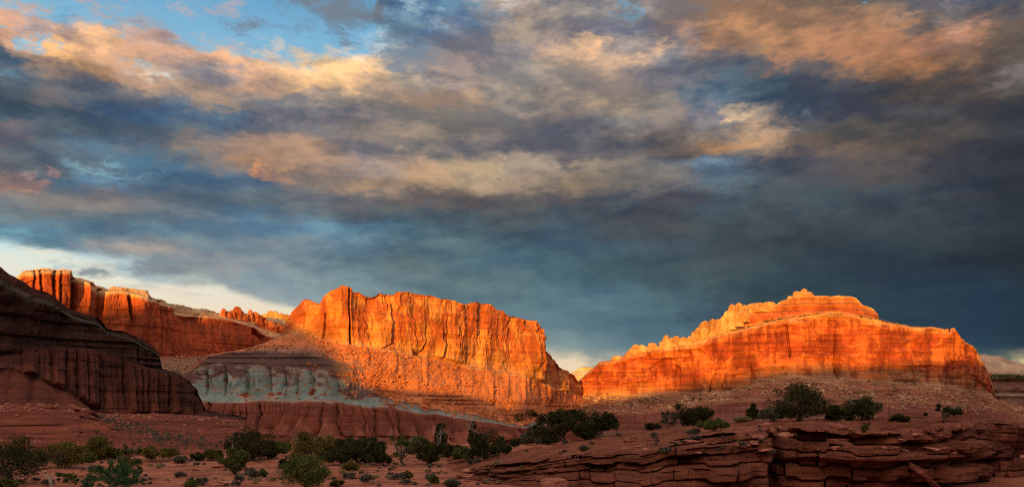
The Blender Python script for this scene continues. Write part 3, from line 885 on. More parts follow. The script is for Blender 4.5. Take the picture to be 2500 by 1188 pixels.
dl = [
    lv([(1395, 1090), (2000, 1095), (2600, 1110)], D_D, -190),
    lv([(1395, 1042), (1500, 1048), (1640, 1036), (1760, 1015), (1900, 1005), (2100, 1005), (2300, 1015), (2450, 1030), (2600, 1060)], D_D, -125),
    lv([(1395, 1002), (1450, 1006), (1500, 1011), (1560, 1008), (1640, 1000), (1720, 988), (1800, 982), (1880, 976), (1960, 972), (2050, 974), (2200, 984), (2330, 990), (2450, 1005), (2600, 1045)], D_D, -95),
    lv(D_BASE, D_D, 0),
    lv(DB2, D_D, 16),
    lv([(p, y - 1.5) for p, y in DB2], D_D, lambda p: 60),
    lv(DT2, D_D, lambda p: 78),
    lv([(p, y + 6) for p, y in DT2], D_D, 230),
    lv([(1395, 1080), (2600, 1080)], D_D, 520),
]
Dm = Strip(1395, 2600, 1350, dl, [10, 30, 85, 90, 10, 40, 12, 3], 3)
T = Dm.T
dface = band(T, 3.02, 3.98, 0.04)
Dm.push(wall_relief(Dm, dface, 201, big=10, crack=8, bigw=55, crackw=30) * sstep(1400, 1440, Dm.PX))
for t_, a_ in ((3.22, 2.5), (3.30, 3.0), (3.88, 3.5), (3.80, 1.5)):
    tt_ = t_ + 0.05 * noi(Dm.S / 60, 0, 0, 220 + int(t_ * 100))
    Dm.push(a_ * (sstep(tt_, tt_ + 0.012, T) - sstep(tt_ + 0.03, tt_ + 0.16, T)) * dface * sstep(-0.3, 0.2, noi(Dm.S / 45, 0, 0, 230 + int(t_ * 100))))
# shallow alcoves and two deep clefts
for px_, w_, t0, t1, dep in ((1925, 2.2, 3.35, 3.9, 9), (2040, 2.5, 3.1, 3.72, 8), (1895, 2, 3.3, 3.8, 4), (2012, 2.5, 3.5, 3.85, 4), (1690, 5, 3.0, 3.5, 4)):
    wig = 5 * noi(Dm.Z / 22, 0, 0, int(px_))
    Dm.push(-dep * np.exp(-((Dm.PX + wig - px_) / w_) ** 2) * band(T, t0, t1, 0.06))
for px_, py_, rx, ry, dep in ((1625, 905, 34, 34, 6), (1700, 880, 34, 30, 3), (2230, 850, 35, 22, 3), (1985, 850, 22, 30, 3)):
    ypx = HY - Dm.Z / Dm.P[..., 1] * F
    q = ((Dm.PX + 5 * noi(Dm.Z / 9, 0, 0, 77) - px_) / rx) ** 2 + (np.minimum(ypx - py_, 0) / ry) ** 2
    Dm.push(-dep * (1 - sstep(0.7, 1.05, q)) * (1 - sstep(py_ + ry * 0.2, py_ + ry * 1.6, ypx)) * dface)
Dm.push(slope_relief(Dm, band(T, 2.05, 3.0, 0.1), 240, gul=3, gw=20, rough=2.2))
Dm.push(slope_relief(Dm, band(T, 0.0, 2.0, 0.1), 250, gul=3, gw=10, rough=1.2))
upp = band(T, 5.02, 5.98, 0.05) * sstep(1640, 1720, Dm.PX)
Dm.push(wall_relief(Dm, upp, 260, big=4, crack=3, bigw=30, crackw=14))
Dm.push(2.5 * np.tanh(3 * noi(Dm.S / 200, Dm.Z / 6, 0, 266)) * upp)
top = sstep(5.6, 6.0, T)
Dm.P[..., 2] += top * 2.2 * fbm(Dm.S / 9, 0, Dm.P[..., 1] / 40, 290, 4) * (1 - sstep(2425, 2440, Dm.PX))
Dm.P[..., 2] += band(T, 4.0, 5.0, 0.2) * 1.6 * fbm(Dm.S / 6, Dm.P[..., 1] / 12, 0, 291, 4)
Dm.wall = np.maximum(dface, 0.6 * upp)
butte = Dm.obj("butte", M_butte)
tag(butte, "broad stepped red butte glowing at the top with a boulder strewn skirt", "butte", kind="structure")

# ------------------------------------------------------------------ left background bluff with sunlit rim
B_TOP = [(20, 690), (49, 670), (54, 663), (80, 658), (106, 653), (125, 657), (141, 660), (158, 656), (174, 658), (178, 672), (183, 677), (205, 682), (228, 689), (232, 698), (251, 700), (263, 707), (277, 699), (300, 700), (329, 705), (345, 707), (361, 710), (366, 724), (399, 733), (418, 742), (446, 745), (469, 753), (498, 753), (535, 764), (580, 768), (624, 772), (660, 775), (700, 778), (730, 800)]
B_RIM = [(20, 692), (49, 673), (54, 667), (106, 662), (141, 666), (174, 664), (180, 680), (205, 687), (228, 694), (236, 712), (263, 713), (300, 712), (345, 722), (366, 728), (399, 742), (418, 752), (430, 768), (450, 772), (498, 772), (560, 780), (600, 792), (622, 800), (640, 815), (690, 830), (730, 840)]
B_BASE = [(20, 880), (200, 880), (390, 866), (450, 868), (520, 862), (624, 852), (660, 850), (730, 850)]
B_D = [(20, 790), (100, 800), (175, 815), (182, 835), (230, 835), (236, 862), (262, 850), (360, 870), (420, 920), (500, 960), (624, 1010), (730, 1060)]
bl = [
    lv([(20, 1000), (730, 960)], B_D, -140),
    lv(B_BASE, B_D, 0),
    lv(B_RIM, B_D, 12),
    lv(B_TOP, B_D, lambda p: 30 + max(0, p - 400) * 0.18),
    lv([(p, y + 8) for p, y in B_TOP], B_D, 240),
    lv([(20, 1060), (730, 1060)], B_D, 460),
]
B = Strip(20, 730, 900, bl, [30, 130, 34, 10, 3], 1)
T = B.T
B.push(wall_relief(B, band(T, 1.02, 1.97, 0.04), 301, big=7, crack=11, bigw=38, crackw=22))
for px_, w_, dep in ((103, 3, 9), (133, 4, 9), (152, 3, 6), (178, 5, 14), (230, 4, 12), (250, 8, 10), (392, 3, 9), (365, 5, 4), (85, 3, 6), (420, 3, 5)):
    wig = 4 * noi(B.Z / 30, 0, 0, int(px_))
    B.push(-dep * np.exp(-((B.PX + wig - px_) / w_) ** 2) * band(T, 1.1, 2.6, 0.1))
B.push(slope_relief(B, band(T, 0.05, 1.0, 0.1), 340, gul=3, gw=20, rough=2))
cap = band(T, 2.02, 3.0, 0.1)
B.push(2.0 * np.tanh(3 * noi(B.S / 14, B.Z / 3.2, 0, 350)) * cap + 2.0 * fbm(B.S / 5, B.Z / 4, 0, 351, 3) * cap)
B.P[..., 2] += sstep(2.5, 3.0, T) * 1.8 * fbm(B.S / 6, 0, B.P[..., 1] / 40, 390, 4)
B.wall = band(B.T, 1.02, 1.97, 0.04)
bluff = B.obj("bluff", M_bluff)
tag(bluff, "red sandstone bluff with a sunlit rim standing behind the dark cliff", "bluff", kind="structure")

# ------------------------------------------------------------------ shadowed near cliff on the left
A_TOP = [(-500, 470), (-200, 560), (0, 650), (23, 668), (52, 684), (85, 705), (117, 715), (141, 733), (164, 750), (197, 764), (239, 776), (256, 792), (263, 801), (300, 808), (338, 827), (371, 846), (387, 860), (391, 872), (394, 898), (430, 912), (450, 925), (470, 943), (481, 954), (485, 968), (493, 982), (500, 1000), (560, 1012), (600, 1020)]
A_D = [(-500, 240), (0, 272), (200, 290), (400, 310), (500, 320), (600, 326)]
A_FL = [(-500, 850), (0, 868), (40, 862), (110, 855), (141, 845), (180, 850), (215, 850), (260, 865), (300, 880), (350, 893), (395, 905), (430, 915), (450, 928), (470, 946), (485, 971), (493, 985), (500, 1002), (560, 1014), (600, 1022)]
al = [
    lv([(-500, 1030), (0, 1030), (600, 1040)], A_D, -48),
    lv([(-500, 880), (0, 898), (28, 897), (70, 912), (108, 928), (164, 955), (207, 984), (244, 1004), (300, 1008), (500, 1013), (600, 1025)], A_D, lambda p: -19 - max(0, 100 - p) * 0.02),
    lv(A_FL, A_D, 0),
    lv([(p, y0 * 0.80 + np.interp(p, *zip(*A_FL)) * 0.20) for p, y0 in A_TOP], A_D, lambda p: 5),
    lv([(p, y0 * 0.87 + np.interp(p, *zip(*A_FL)) * 0.13) for p, y0 in A_TOP], A_D, lambda p: 16),
    lv(A_TOP, A_D, 20),
    [(p, HY - (HY - y) * dd(A_D, p) / (dd(A_D, p) + 130) * 0.93, dd(A_D, p) + 130) for p, y in A_TOP],
    lv([(-500, 1060), (600, 1060)], A_D, 230),
]
A = Strip(-320, 600, 1500, al, [30, 120, 110, 24, 34, 10, 3], 2)
T = A.T
A.push(flute_relief(A, band(T, 1.0, 1.98, 0.08) * sstep(520, 490, A.PX), 401, w=4.6, amp=3.7))
A.push(flute_relief(A, band(T, 1.0, 1.98, 0.08) * sstep(520, 490, A.PX), 405, w=1.6, amp=0.7))
A.push(np.clip(1 - (T - 1), 0, 1) * (T >= 1) * 3.6 * tri(A.S, 8, 407) * sstep(520, 490, A.PX))
A.push(wall_relief(A, band(T, 2.02, 3.0, 0.06), 410, big=4, crack=4.5, bigw=11, crackw=5.5))
A.push(0.8 * np.tanh(4 * noi(A.S / 30, A.Z / 1.2, 0, 415)) * band(T, 2.0, 3.0, 0.06))
A.push(wall_relief(A, band(T, 4.02, 4.98, 0.06), 420, big=2.5, crack=3, bigw=12, crackw=5))
A.push(slope_relief(A, band(T, 3.0, 4.0, 0.1), 430, gul=0.7, gw=6, rough=0.9))
A.push(slope_relief(A, band(T, 0.0, 1.0, 0.15), 440, gul=2.2, gw=6, rough=0.5))
A.P[..., 2] += sstep(4.6, 5.0, T) * 0.9 * fbm(A.S / 5, 0, 0, 490, 4)
A.wall = band(A.T, 1.0, 5.0, 0.1)
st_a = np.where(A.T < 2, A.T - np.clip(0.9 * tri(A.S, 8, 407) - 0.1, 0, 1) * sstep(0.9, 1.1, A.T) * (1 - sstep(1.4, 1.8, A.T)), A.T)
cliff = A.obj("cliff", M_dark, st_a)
tag(cliff, "dark shadowed chocolate cliff of fluted mudstone columns beside the bluff", "cliff", kind="structure")

# ------------------------------------------------------------------ red clay hill below the dark cliff
G_TOP = [(-400, 985), (0, 988), (60, 985), (110, 986), (170, 991), (195, 996), (222, 1010), (240, 1014), (282, 1011), (340, 1010), (400, 1009), (469, 1013), (520, 1018), (556, 1021), (580, 1028), (596, 1040), (604, 1060), (615, 1085), (640, 1098), (700, 1103)]
G_D = [(-400, 185), (0, 195), (190, 200), (225, 212), (260, 226), (420, 234), (560, 228), (600, 212), (640, 185), (700, 175)]
G_F = [(-400, 118), (600, 128), (640, 140), (700, 150)]
gl = [
    [(p, 1112, dd(G_F, p) - 8) for p in (-400, 0, 300, 600, 640, 700)],
    [(p, y, dd(G_F, p) + 12) for p, y in ((-400, 1082), (0, 1086), (100, 1087), (300, 1080), (420, 1082), (560, 1086), (600, 1092), (640, 1102), (700, 1107))],
    [(p, y, dd(G_F, p) * 0.55 + dd(G_D, p) * 0.45) for p, y in ((-400, 1036), (0, 1038), (120, 1035), (240, 1036), (300, 1050), (400, 1052), (500, 1050), (570, 1055), (596, 1068), (612, 1090), (640, 1101), (700, 1105))],
    lv(G_TOP, G_D, 0),
    lv([(p, y - 0.5) for p, y in G_TOP], G_D, 40),
    lv([(-400, 1080), (700, 1095)], G_D, 90),
]
G = Strip(-400, 700, 1000, gl, [14, 45, 70, 12, 4], 2)
T = G.T
gm = band(T, 0.3, 2.95, 0.2)
led = np.tanh(5 * noi(G.S / 60, G.Z / 1.1, 0, 510))
G.push((1.0 * led * sstep(2.2, 2.9, T) + 0.35 * led) * gm)
G.push(slope_relief(G, gm, 520, gul=1.4, gw=5, rough=0.9))
for tt in (0.7, 1.0, 1.35, 1.6, 2.0, 2.3, 2.45, 2.62):
    G.push(1.5 * band(T, tt - 0.02, tt + 0.09, 0.015) * sstep(-0.15 if tt not in (1.0, 2.0) else -0.4, 0.15, noi(G.S / 14, 0, 0, 530 + int(tt * 20))) * (1.0 if tt in (1.0, 2.0) else 0.6))
G.push((1.4 + 1.2 * np.tanh(4 * noi(G.S / 4, G.Z / 0.9, 0, 540))) * band(T, 2.78, 2.99, 0.03))
G.push(4 * fbm(G.S / 30, 0, 0, 545, 2) * gm)
G.wall = np.ones(G.T.shape)
hill = G.obj("hill", M_hill)
tag(hill, "low red clay hill with ledgy rim in front of the dark cliff", "hill", kind="structure")

# ------------------------------------------------------------------ far pale dome and far peak
E_TOP = [(2300, 880), (2386, 866), (2410, 865), (2440, 868), (2467, 878), (2500, 889), (2560, 905), (2700, 930)]
E_D = [(2300, 2500), (2700, 2500)]
el = [
    lv([(2300, 1060), (2700, 1060)], E_D, -300),
    lv([(2300, 975), (2700, 985)], E_D, -160),
    lv([(2300, 938), (2500, 940), (2700, 955)], E_D, -110),
    lv([(2300, 921), (2450, 918), (2500, 917), (2700, 940)], E_D, -70),
    lv([(2300, 895), (2386, 888), (2500, 900), (2700, 936)], E_D, -30),
    lv(E_TOP, E_D, 30),
    lv([(2300, 1000), (2700, 1000)], E_D, 600),
]
E = Strip(2300, 2700, 300, el, [20, 22, 14, 16, 18, 4], 3)
T = E.T
E.push(8 * np.tanh(3 * noi(E.S / 200, E.Z / 9, 0, 601)) * band(T, 0.2, 3.0, 0.1) + 8 * fbm(E.S / 25, E.Z / 12, 0, 603, 4) * band(T, 0.2, 3.0, 0.1))
E.push(8 * fbm(E.S / 60, E.Z / 25, 0, 604, 4) * band(T, 3, 5, 0.2))
E.P[..., 2] += sstep(4, 5, T) * 4 * fbm(E.S / 40, 0, 0, 605, 4)
tag(E.obj("dome", M_far), "pale domed slickrock rise beyond the right end of the butte", "dome", kind="structure")

P_D = [(1360, 2900), (1480, 2900)]
pl = [
    lv([(1340, 1030), (1500, 1030)], P_D, -200),
    lv([(1340, 935), (1385, 918), (1440, 918), (1500, 935)], P_D, -40),
    lv([(1340, 930), (1390, 910), (1398, 906), (1405, 903), (1418, 895), (1446, 895), (1470, 905), (1500, 920)], P_D, 20),
    lv([(1340, 960), (1500, 960)], P_D, 300),
]
Pk = Strip(1340, 1500, 120, pl, [10, 26, 10, 3], 1) if False else Strip(1340, 1500, 120, pl, [10, 26, 6], 1)
T = Pk.T
Pk.push(7 * np.tanh(3 * noi(Pk.S / 200, Pk.Z / 8, 0, 610)) * band(T, 1, 2, 0.1) + 6 * fbm(Pk.S / 20, Pk.Z / 15, 0, 611, 3))
tag(Pk.obj("peak", M_peak), "small cream peak far off in the notch between mesa and butte", "peak", kind="structure")

# ------------------------------------------------------------------ unseen rise behind the viewer, crest shaped to cast the valley's shade
RD = 900.0
edge = [  # points (bearing, height row, distance) where the shade line crosses the land
    (60, 700, 800), (150, 738, 815), (215, 748, 835), (300, 745, 860), (380, 755, 880), (430, 762, 920), (500, 768, 960), (600, 772, 1000),
    (700, 780, 910), (735, 800, 900), (765, 820, 893), (800, 838, 885), (826, 850, 880), (833, 895, 845), (860, 935, 850), (930, 965, 850), (1050, 985, 870), (1200, 990, 930), (1400, 985, 1330),
    (1500, 975, 1325), (1600, 955, 1290), (1700, 935, 1270), (1800, 915, 1245), (1900, 900, 1220), (2050, 893, 1210), (2200, 888, 1210), (2320, 880, 1235), (2420, 880, 1380)]
wl = []
for p, y, d in edge:
    q = at(p, y, d)
    w_ = q[:2] @ SPER
    l_ = q[:2] @ SDIR
    wl.append((w_, q[2] + TANE * (l_ + RD)))
wl.sort()
wl = np.array(wl)
wl = np.concatenate([wl, [[wl[-1, 0] + 120, wl[-1, 1]], [wl[-1, 0] + 190, 440], [2200, 440]]])  # crest raised at this end to put the far dome in shade


def build_shade_ridge():
    w = np.linspace(-2200, 2200, 900)
    H = np.interp(w, wl[:, 0], wl[:, 1])
    H = np.where(w < wl[0, 0], wl[0, 1] + 25 * (1 - np.exp((w - wl[0, 0]) / 200)), H)
    H = np.where(w > wl[-1, 0], wl[-1, 1] + 12 * (1 - np.exp(-(w - wl[-1, 0]) / 200)), H)
    H = H + 1.2 * fbm(w / 25, 0, 0, 700, 4)
    prof = [(260, -0.15, 0), (120, 0.35, 0.5), (25, 0.93, 1), (0, 1.0, 2), (-60, 0.97, 2), (-300, 0.5, 1), (-700, -0.15, 0)]
    V, S = [], []
    for l, k, s in prof:
        ll = -RD + l + (20 * fbm(w / 60, l / 50.0, 0, 705, 4) if k < 1 else 0)
        xy = w[:, None] * SPER[None] + ll[:, None] * SDIR[None] if np.ndim(ll) else w[:, None] * SPER[None] + np.full((len(w), 1), ll) * SDIR[None]
        V.append(np.concatenate([xy, (H * k + (0 if k == 1 else 3 * fbm(w / 30, l / 40.0, 0, 706, 3)))[:, None]], 1))
        S.append(np.full(len(w), s))
    V = np.stack(V)
    me = mesh_np("shade_ridge", V.reshape(-1, 3), grid_quads(len(prof), len(w)), M_ridge, {"strata": np.stack(S).ravel()})
    tag(put("shade_ridge", me), "long unseen rise west of the valley, crest shaped to cast its shade", "shade_ridge", kind="structure")


build_shade_ridge()

# ------------------------------------------------------------------ sandstone ledge on the right
def ledge_relief(st, a, b, seed, n=7, amp=0.8, sw=3.0):
    """beds of uneven hardness between levels a and b: lips stand out over recesses"""
    tau = np.clip((st.T - a) / (b - a), 0, 1)
    S, Z = st.S, st.Z
    tw = tau * n + 0.45 * fbm(S / 9, 0, 0, seed, 2) + 0.16 * np.tanh(4 * noi(S / 1.7, 0, 0, seed + 1))
    k = np.floor(tw).astype(np.int64)
    u = tw - k
    so = S + 1.2 * noi(S / 2, k * 3.7, 0, seed + 2)
    off = amp * 0.9 * noi(so / sw, k * 7.31, 0, seed + 3) + amp * 0.7 * _h(k, k * 0, k * 0, seed + 4) + amp * 0.7 * np.tanh(5 * noi(so / (sw * 0.6), k * 5.17, 0, seed + 5))
    ph = so / sw + 1.3 * noi(so / (sw * 1.7), k * 3.3, 0, seed + 20) + k * 0.37
    ck = np.floor(ph).astype(np.int64)
    cu = ph - ck
    off = off + amp * 0.9 * _h(ck, k, k * 0, seed + 21)
    off = off - amp * 0.9 * (1 - sstep(0.0, 0.035, np.minimum(cu, 1 - cu))) * (_h(ck, k, k * 0 + 1, seed + 22) > -0.3)
    bul = 1 - np.abs(2 * u - 1.08) ** 7
    d = off + amp * 0.55 * bul
    # upright joints
    j = np.abs(noi((S + 0.4 * noi(Z / 0.7, 0, 0, seed + 6)) / 2.6, k * 2.0, 0, seed + 7))
    d -= amp * 0.9 * (1 - sstep(0.0, 0.05, j)) * sstep(-0.1, 0.3, noi(S / 6, k * 1.3, 0, seed + 8))
    # weathered pockets
    p = noi(S / 0.55, Z / 0.32, 0, seed + 9)
    d -= amp * 0.7 * sstep(0.55, 0.75, p) * sstep(0.0, 0.3, noi(S / 4, Z / 2, 0, seed + 10))
    d += 0.13 * fbm(S / 0.7, Z / 0.3, 0, seed + 12, 5, 0.6) + amp * 0.9 * (cu - 0.5) * _h(ck, k, k * 0 + 2, seed + 23)
    return d * sstep(0.0, 0.04, tau) * (1 - sstep(0.97, 1.0, tau) * 0.6) * (st.T > a) * (st.T < b)


L_FOOT = [(1090, 1164, 67), (1200, 1182, 60), (1300, 1195, 56), (1500, 1208, 54), (2340, 1212, 53), (2375, 1206, 57), (2396, 1190, 72)]
L_LIP = [(1090, 1160, 72), (1130, 1152, 70), (1170, 1141, 67), (1230, 1131, 64), (1300, 1127, 61), (1380, 1113, 60), (1450, 1101, 60), (1560, 1095, 60), (1650, 1073, 59.5), (1750, 1059, 59), (1880, 1048, 59), (2000, 1046, 58), (2100, 1060, 57), (2200, 1057, 57), (2300, 1047, 58), (2345, 1044, 59), (2378, 1046, 63), (2396, 1050, 76)]
L_BACK = [(1090, 1119, 95), (1200, 1108, 92), (1300, 1093, 90), (1400, 1078, 88), (1500, 1062, 86), (1600, 1050, 84), (1700, 1040, 82), (1800, 1031, 80), (1900, 1027, 78), (2050, 1023, 76), (2150, 1025, 76), (2250, 1030, 76), (2350, 1033, 76), (2396, 1038, 80)]
ll = [L_FOOT,
      [(p, np.interp(p, [q[0] for q in L_FOOT], [q[1] for q in L_FOOT]) * 0.42 + y * 0.58, d - 2.2) for p, y, d in L_LIP],
      L_LIP, L_BACK, [(p, y + 2, d + 10) for p, y, d in L_BACK], [(1090, 1180, 110), (2396, 1180, 110)]]
Lg = Strip(1090, 2396, 1500, ll, [120, 110, 120, 6, 4], 2)
T = Lg.T
ramp_in = sstep(1110, 1260, Lg.PX)
Lg.push((ledge_relief(Lg, 0.0, 2.0, 801, n=5, amp=1.0, sw=5.2) + ledge_relief(Lg, 0.0, 2.0, 841, n=11, amp=0.10, sw=2.4)) * ramp_in)
# a cleft splits the ledge
wig = 0.5 * noi(Lg.Z / 0.8, 0, 0, 888)
Lg.push(-3.0 * np.exp(-(((Lg.PX - 1892) / 10 + wig) ** 2)) * band(T, 0.0, 2.15, 0.1))
Lg.push(1.3 * sstep(1500, 1560, Lg.PX) * (1 - sstep(1860, 1885, Lg.PX)) * band(T, 0.0, 1.9, 0.1))
Lg.push(-1.2 * sstep(1890, 1910, Lg.PX) * band(T, 0.0, 0.95, 0.1))
# the top slope: thin beds and rubble
q = Lg.P[..., 1]
tm = band(T, 2.0, 3.3, 0.12)
stp = fbm(Lg.P[..., 0] / 9, q / 3.0, 0, 820, 3) * 6
Lg.P[..., 2] += tm * (0.22 * np.tanh(5 * np.sin(stp * 3.0)) * (0.4 + 0.6 * sstep(1850, 1950, Lg.PX)) + 0.10 * fbm(Lg.P[..., 0] / 0.8, q / 0.8, 0, 821, 4))
Lg.P[..., 2] += tm * 0.5 * fbm(Lg.P[..., 0] / 5, q / 5, 0, 822, 3) * sstep(1800, 1950, Lg.PX)
Lg.wall = band(T, 0, 2.0, 0.05)
st_l = np.where(T < 2, T * 1.0, 2.0 + (T - 2) * 2)
tag(Lg.obj("rock_ledge", M_ledge, st_l), "layered dark red sandstone ledge with overhanging lips and deep recesses", "ledge", kind="structure")

K_FOOT = [(2330, 1225, 66), (2462, 1222, 66), (2478, 1215, 72), (2484, 1210, 90), (2490, 1205, 110)]
K_TOP = [(2330, 1032, 70), (2384, 1030, 70), (2392, 1024, 71), (2440, 1023, 71), (2470, 1026, 71), (2480, 1030, 74), (2486, 1046, 90), (2490, 1060, 110)]
kl = [K_FOOT,
      [(2330, 1122, 68), (2440, 1121, 68), (2476, 1118, 73), (2484, 1115, 90), (2490, 1115, 110)],
      [(2330, 1116, 66), (2440, 1114, 66), (2478, 1112, 70), (2486, 1110, 90), (2490, 1110, 110)],
      [(p, y + 8, d - 3) for p, y, d in K_TOP], K_TOP, [(p, y + 1, d + 14) for p, y, d in K_TOP], [(2330, 1150, 120), (2490, 1150, 125)]]
K = Strip(2330, 2490, 420, kl, [90, 8, 90, 16, 10, 4], 3)
T = K.T
K.push(ledge_relief(K, 0.0, 1.0, 851, n=4, amp=0.9, sw=4.0))
K.push(ledge_relief(K, 2.0, 3.0, 861, n=4, amp=0.5, sw=5.0))
K.P[..., 2] += band(T, 3, 5, 0.1) * 0.25 * fbm(K.P[..., 0] / 1.5, K.P[..., 1] / 1.5, 0, 870, 4)
K.wall = band(T, 0, 3.2, 0.05)
tag(K.obj("rock_outcrop", M_ledge, T * 0.6), "block of dark red sandstone overhanging a stack of thinner beds", "rock outcrop", kind="structure")

# ------------------------------------------------------------------ placing things on the land
bpy.context.view_layer.update()
DEPS = bpy.context.evaluated_depsgraph_get()
from mathutils import Vector


def drop(px, py, dmin=0.0):
    d = Vector(((px - HX) / F, 1.0, (HY - py) / F)).normalized()
    o = Vector((0, 0, 0)) + d * dmin
    hit, loc, nrm, idx, ob, mx = scene.ray_cast(DEPS, o, d)
    if not hit:
        return np.array(at(px, py, 90.0)), None, Vector((0, 0, 1))
    return np.array(loc), ob, nrm


def fall(x, y, z=200.0):
    hit, loc, nrm, idx, ob, mx = scene.ray_cast(DEPS, Vector((x, y, z)), Vector((0, 0, -1)))
    return np.array(loc), nrm


# ------------------------------------------------------------------ rocks
def blob(seed, nu=9, nv=7, sq=(1, 0.8, 0.7), amp=0.35, blocky=0.6):
    u = np.linspace(0, 2 * math.pi, nu, endpoint=False)
    v = np.linspace(-math.pi / 2 + 0.25, math.pi / 2 - 0.25, nv)
    vv, uu = np.meshgrid(v, u, indexing='ij')
    p = np.stack([np.cos(vv) * np.cos(uu), np.cos(vv) * np.sin(uu), np.sin(vv)], -1).reshape(-1, 3)
    p = np.concatenate([[[0, 0, -1]], p, [[0, 0, 1]]])
    e = np.sign(p) * np.abs(p) ** blocky
    p = p * 0.4 + e * 0.6
    p *= (1 + amp * fbm(p[:, 0] * 1.3 + seed * 7, p[:, 1] * 1.3, p[:, 2] * 1.3, seed, 3))[:, None]
    p *= np.array(sq)
    Q = []
    for j in range(nv - 1):
        for i in range(nu):
            a, b = 1 + j * nu + i, 1 + j * nu + (i + 1) % nu
            Q.append((a, b, b + nu, a + nu))
    for i in range(nu):
        Q.append((0, 1 + (i + 1) % nu, 1 + i, 0))
        t = 1 + (nv - 1) * nu
        Q.append((t + i, t + (i + 1) % nu, len(p) - 1, len(p) - 1))
    return p, Q


def poly_mesh(name, V, Q, mat, smooth=False):
    me = bpy.data.meshes.new(name)
    me.from_pydata([tuple(map(float, v)) for v in V], [], [tuple(dict.fromkeys(q)) for q in Q])
    me.update()
    if smooth:
        for p in me.polygons:
            p.use_smooth = True
    me.materials.append(mat)
    return me


rng = np.random.default_rng(11)


def scatter(st, n, tlo, thi, plo, phi, smin, smax, power, seed, clump=None, camfacing=True):
    """points on a landform between two levels, with sizes of a rock fall"""
    r = np.random.default_rng(seed)
    T0 = st.T[:, 0]
    rows = np.where((T0 > tlo) & (T0 < thi))[0]
    cols = np.where((st.c > plo) & (st.c < phi))[0]
    out = []
    while len(out) < n:
        i, j = int(r.choice(rows)), int(r.choice(cols))
        p = st.P[i, j]
        if clump is not None and clump(st.S[i, j], st.Z[i, j], st.PX[i, j], st.T[i, j]) < r.random():
            continue
        jit = r.normal(0, 0.7, 3)
        jit[2] = 0
        out.append((p + jit, smin + (smax - smin) * r.random() ** power))
    return out


def rotm(r):
    a, b, c = r.uniform(-0.5, 0.5), r.uniform(-0.5, 0.5), r.uniform(0, 6.28)
    cx, sx, cy, sy, cz, sz = math.cos(a), math.sin(a), math.cos(b), math.sin(b), math.cos(c), math.sin(c)
    return np.array([[cz, -sz, 0], [sz, cz, 0], [0, 0, 1]]) @ np.array([[cy, 0, sy], [0, 1, 0], [-sy, 0, cy]]) @ np.array([[1, 0, 0], [0, cx, -sx], [0, sx, cx]])


BLOBS = [blob(s, 6, 4, (1, rng.uniform(0.6, 0.95), rng.uniform(0.5, 0.8)), 0.5, 0.5) for s in range(8)]


def rock_mass(name, pts, mat, label, seed):
    r = np.random.default_rng(seed)
    V, Q, o = [], [], 0
    for p, s in pts:
        bv, bq = BLOBS[int(r.integers(len(BLOBS)))]
        V.append((bv * s) @ rotm(r).T + p + np.array([0, 0, s * 0.25]))
        Q += [tuple(i + o for i in dict.fromkeys(q)) for q in bq]
        o += len(bv)
    me = bpy.data.meshes.new(name)
    me.from_pydata(np.concatenate(V).tolist(), [], Q)
    me.update()
    me.materials.append(mat)
    return tag(put(name, me), label, "rubble", kind="stuff")


def single_rocks(name, pts, mat, label, group, seed, cat="boulder"):
    r = np.random.default_rng(seed)
    mes = []
    for k in range(6):
        bv, bq = blob(50 + k + seed, 10, 7, (1, r.uniform(0.65, 0.95), r.uniform(0.5, 0.8)), 0.5, 0.5)
        mes.append(poly_mesh(name, bv, bq, mat))
    for i, (p, s) in enumerate(pts):
        o = put(name, mes[i % 6], None, tuple(p + np.array([0, 0, s * 0.2])))
        o.scale = (s, s, s)
        o.rotation_euler = (r.uniform(-.5, .5), r.uniform(-.5, .5), r.uniform(0, 6.28))
        tag(o, label, cat, group)


def dens_c(s, z, px, t):
    k = 0.25 + 0.75 * sstep(-0.2, 0.4, noi(s / 22, t * 2.0, 0, 900))
    if px < 840:
        k *= 0.25 + 0.75 * sstep(760, 840, px) * (1 if t > 4 else 0.5)
    return k * (0.5 if t < 2.6 else 1)


def dens_d(s, z, px, t):
    return 0.3 + 0.7 * sstep(-0.35, 0.25, noi(s / 30, t * 3.0, 0, 901))


pc = scatter(C, 7000, 2.1, 4.95, 740, 1420, 0.22, 2.1, 7.0, 21, dens_c)
pd_ = scatter(Dm, 6500, 1.98, 2.97, 1400, 2580, 0.4, 2.7, 4.0, 22, dens_d)
pd2 = scatter(Dm, 900, 1.4, 2.0, 1850, 2580, 0.5, 2.0, 2.6, 23, dens_d)
pd_ += pd2
pc.sort(key=lambda q: -q[1])
pd_.sort(key=lambda q: -q[1])
single_rocks("boulder", [(p, s) for p, s in pc[:110]], M_bould, "fallen orange sandstone boulder on the slope under the mesa cliff", "boulders below the mesa cliff", 31)
single_rocks("boulder", [(p, s * 1.25) for p, s in pd_[:170]], M_boulp, "pale fallen block on the rubble skirt of the butte", "blocks on the skirt of the butte", 32)
pq = scatter(C, 420, 2.05, 4.9, 470, 840, 0.25, 1.7, 4.0, 27)
rock_mass("rubble", pq, M_slab, "dark stones scattered over the shaded grey green slope", 37)
rock_mass("rubble", pc[110:], M_bould, "orange rubble strewn over the slope under the mesa cliff", 33)
rock_mass("rubble", pd_[170:], M_boulp, "pale rubble covering the skirt of the butte", 34)
pb = scatter(B, 160, 0.3, 0.98, 360, 520, 0.6, 2.2, 2.0, 24)
rock_mass("rubble", pb, M_boulp, "pale rubble below the bluff beside the grey slope", 35)
pg = scatter(G, 420, 0.6, 2.9, -60, 590, 0.06, 0.45, 3.0, 25)
pg += scatter(G, 260, 2.55, 2.99, -60, 600, 0.15, 0.75, 2.5, 26)
rock_mass("rubble", pg, M_slab, "loose red stones on the face of the clay hill", 36)


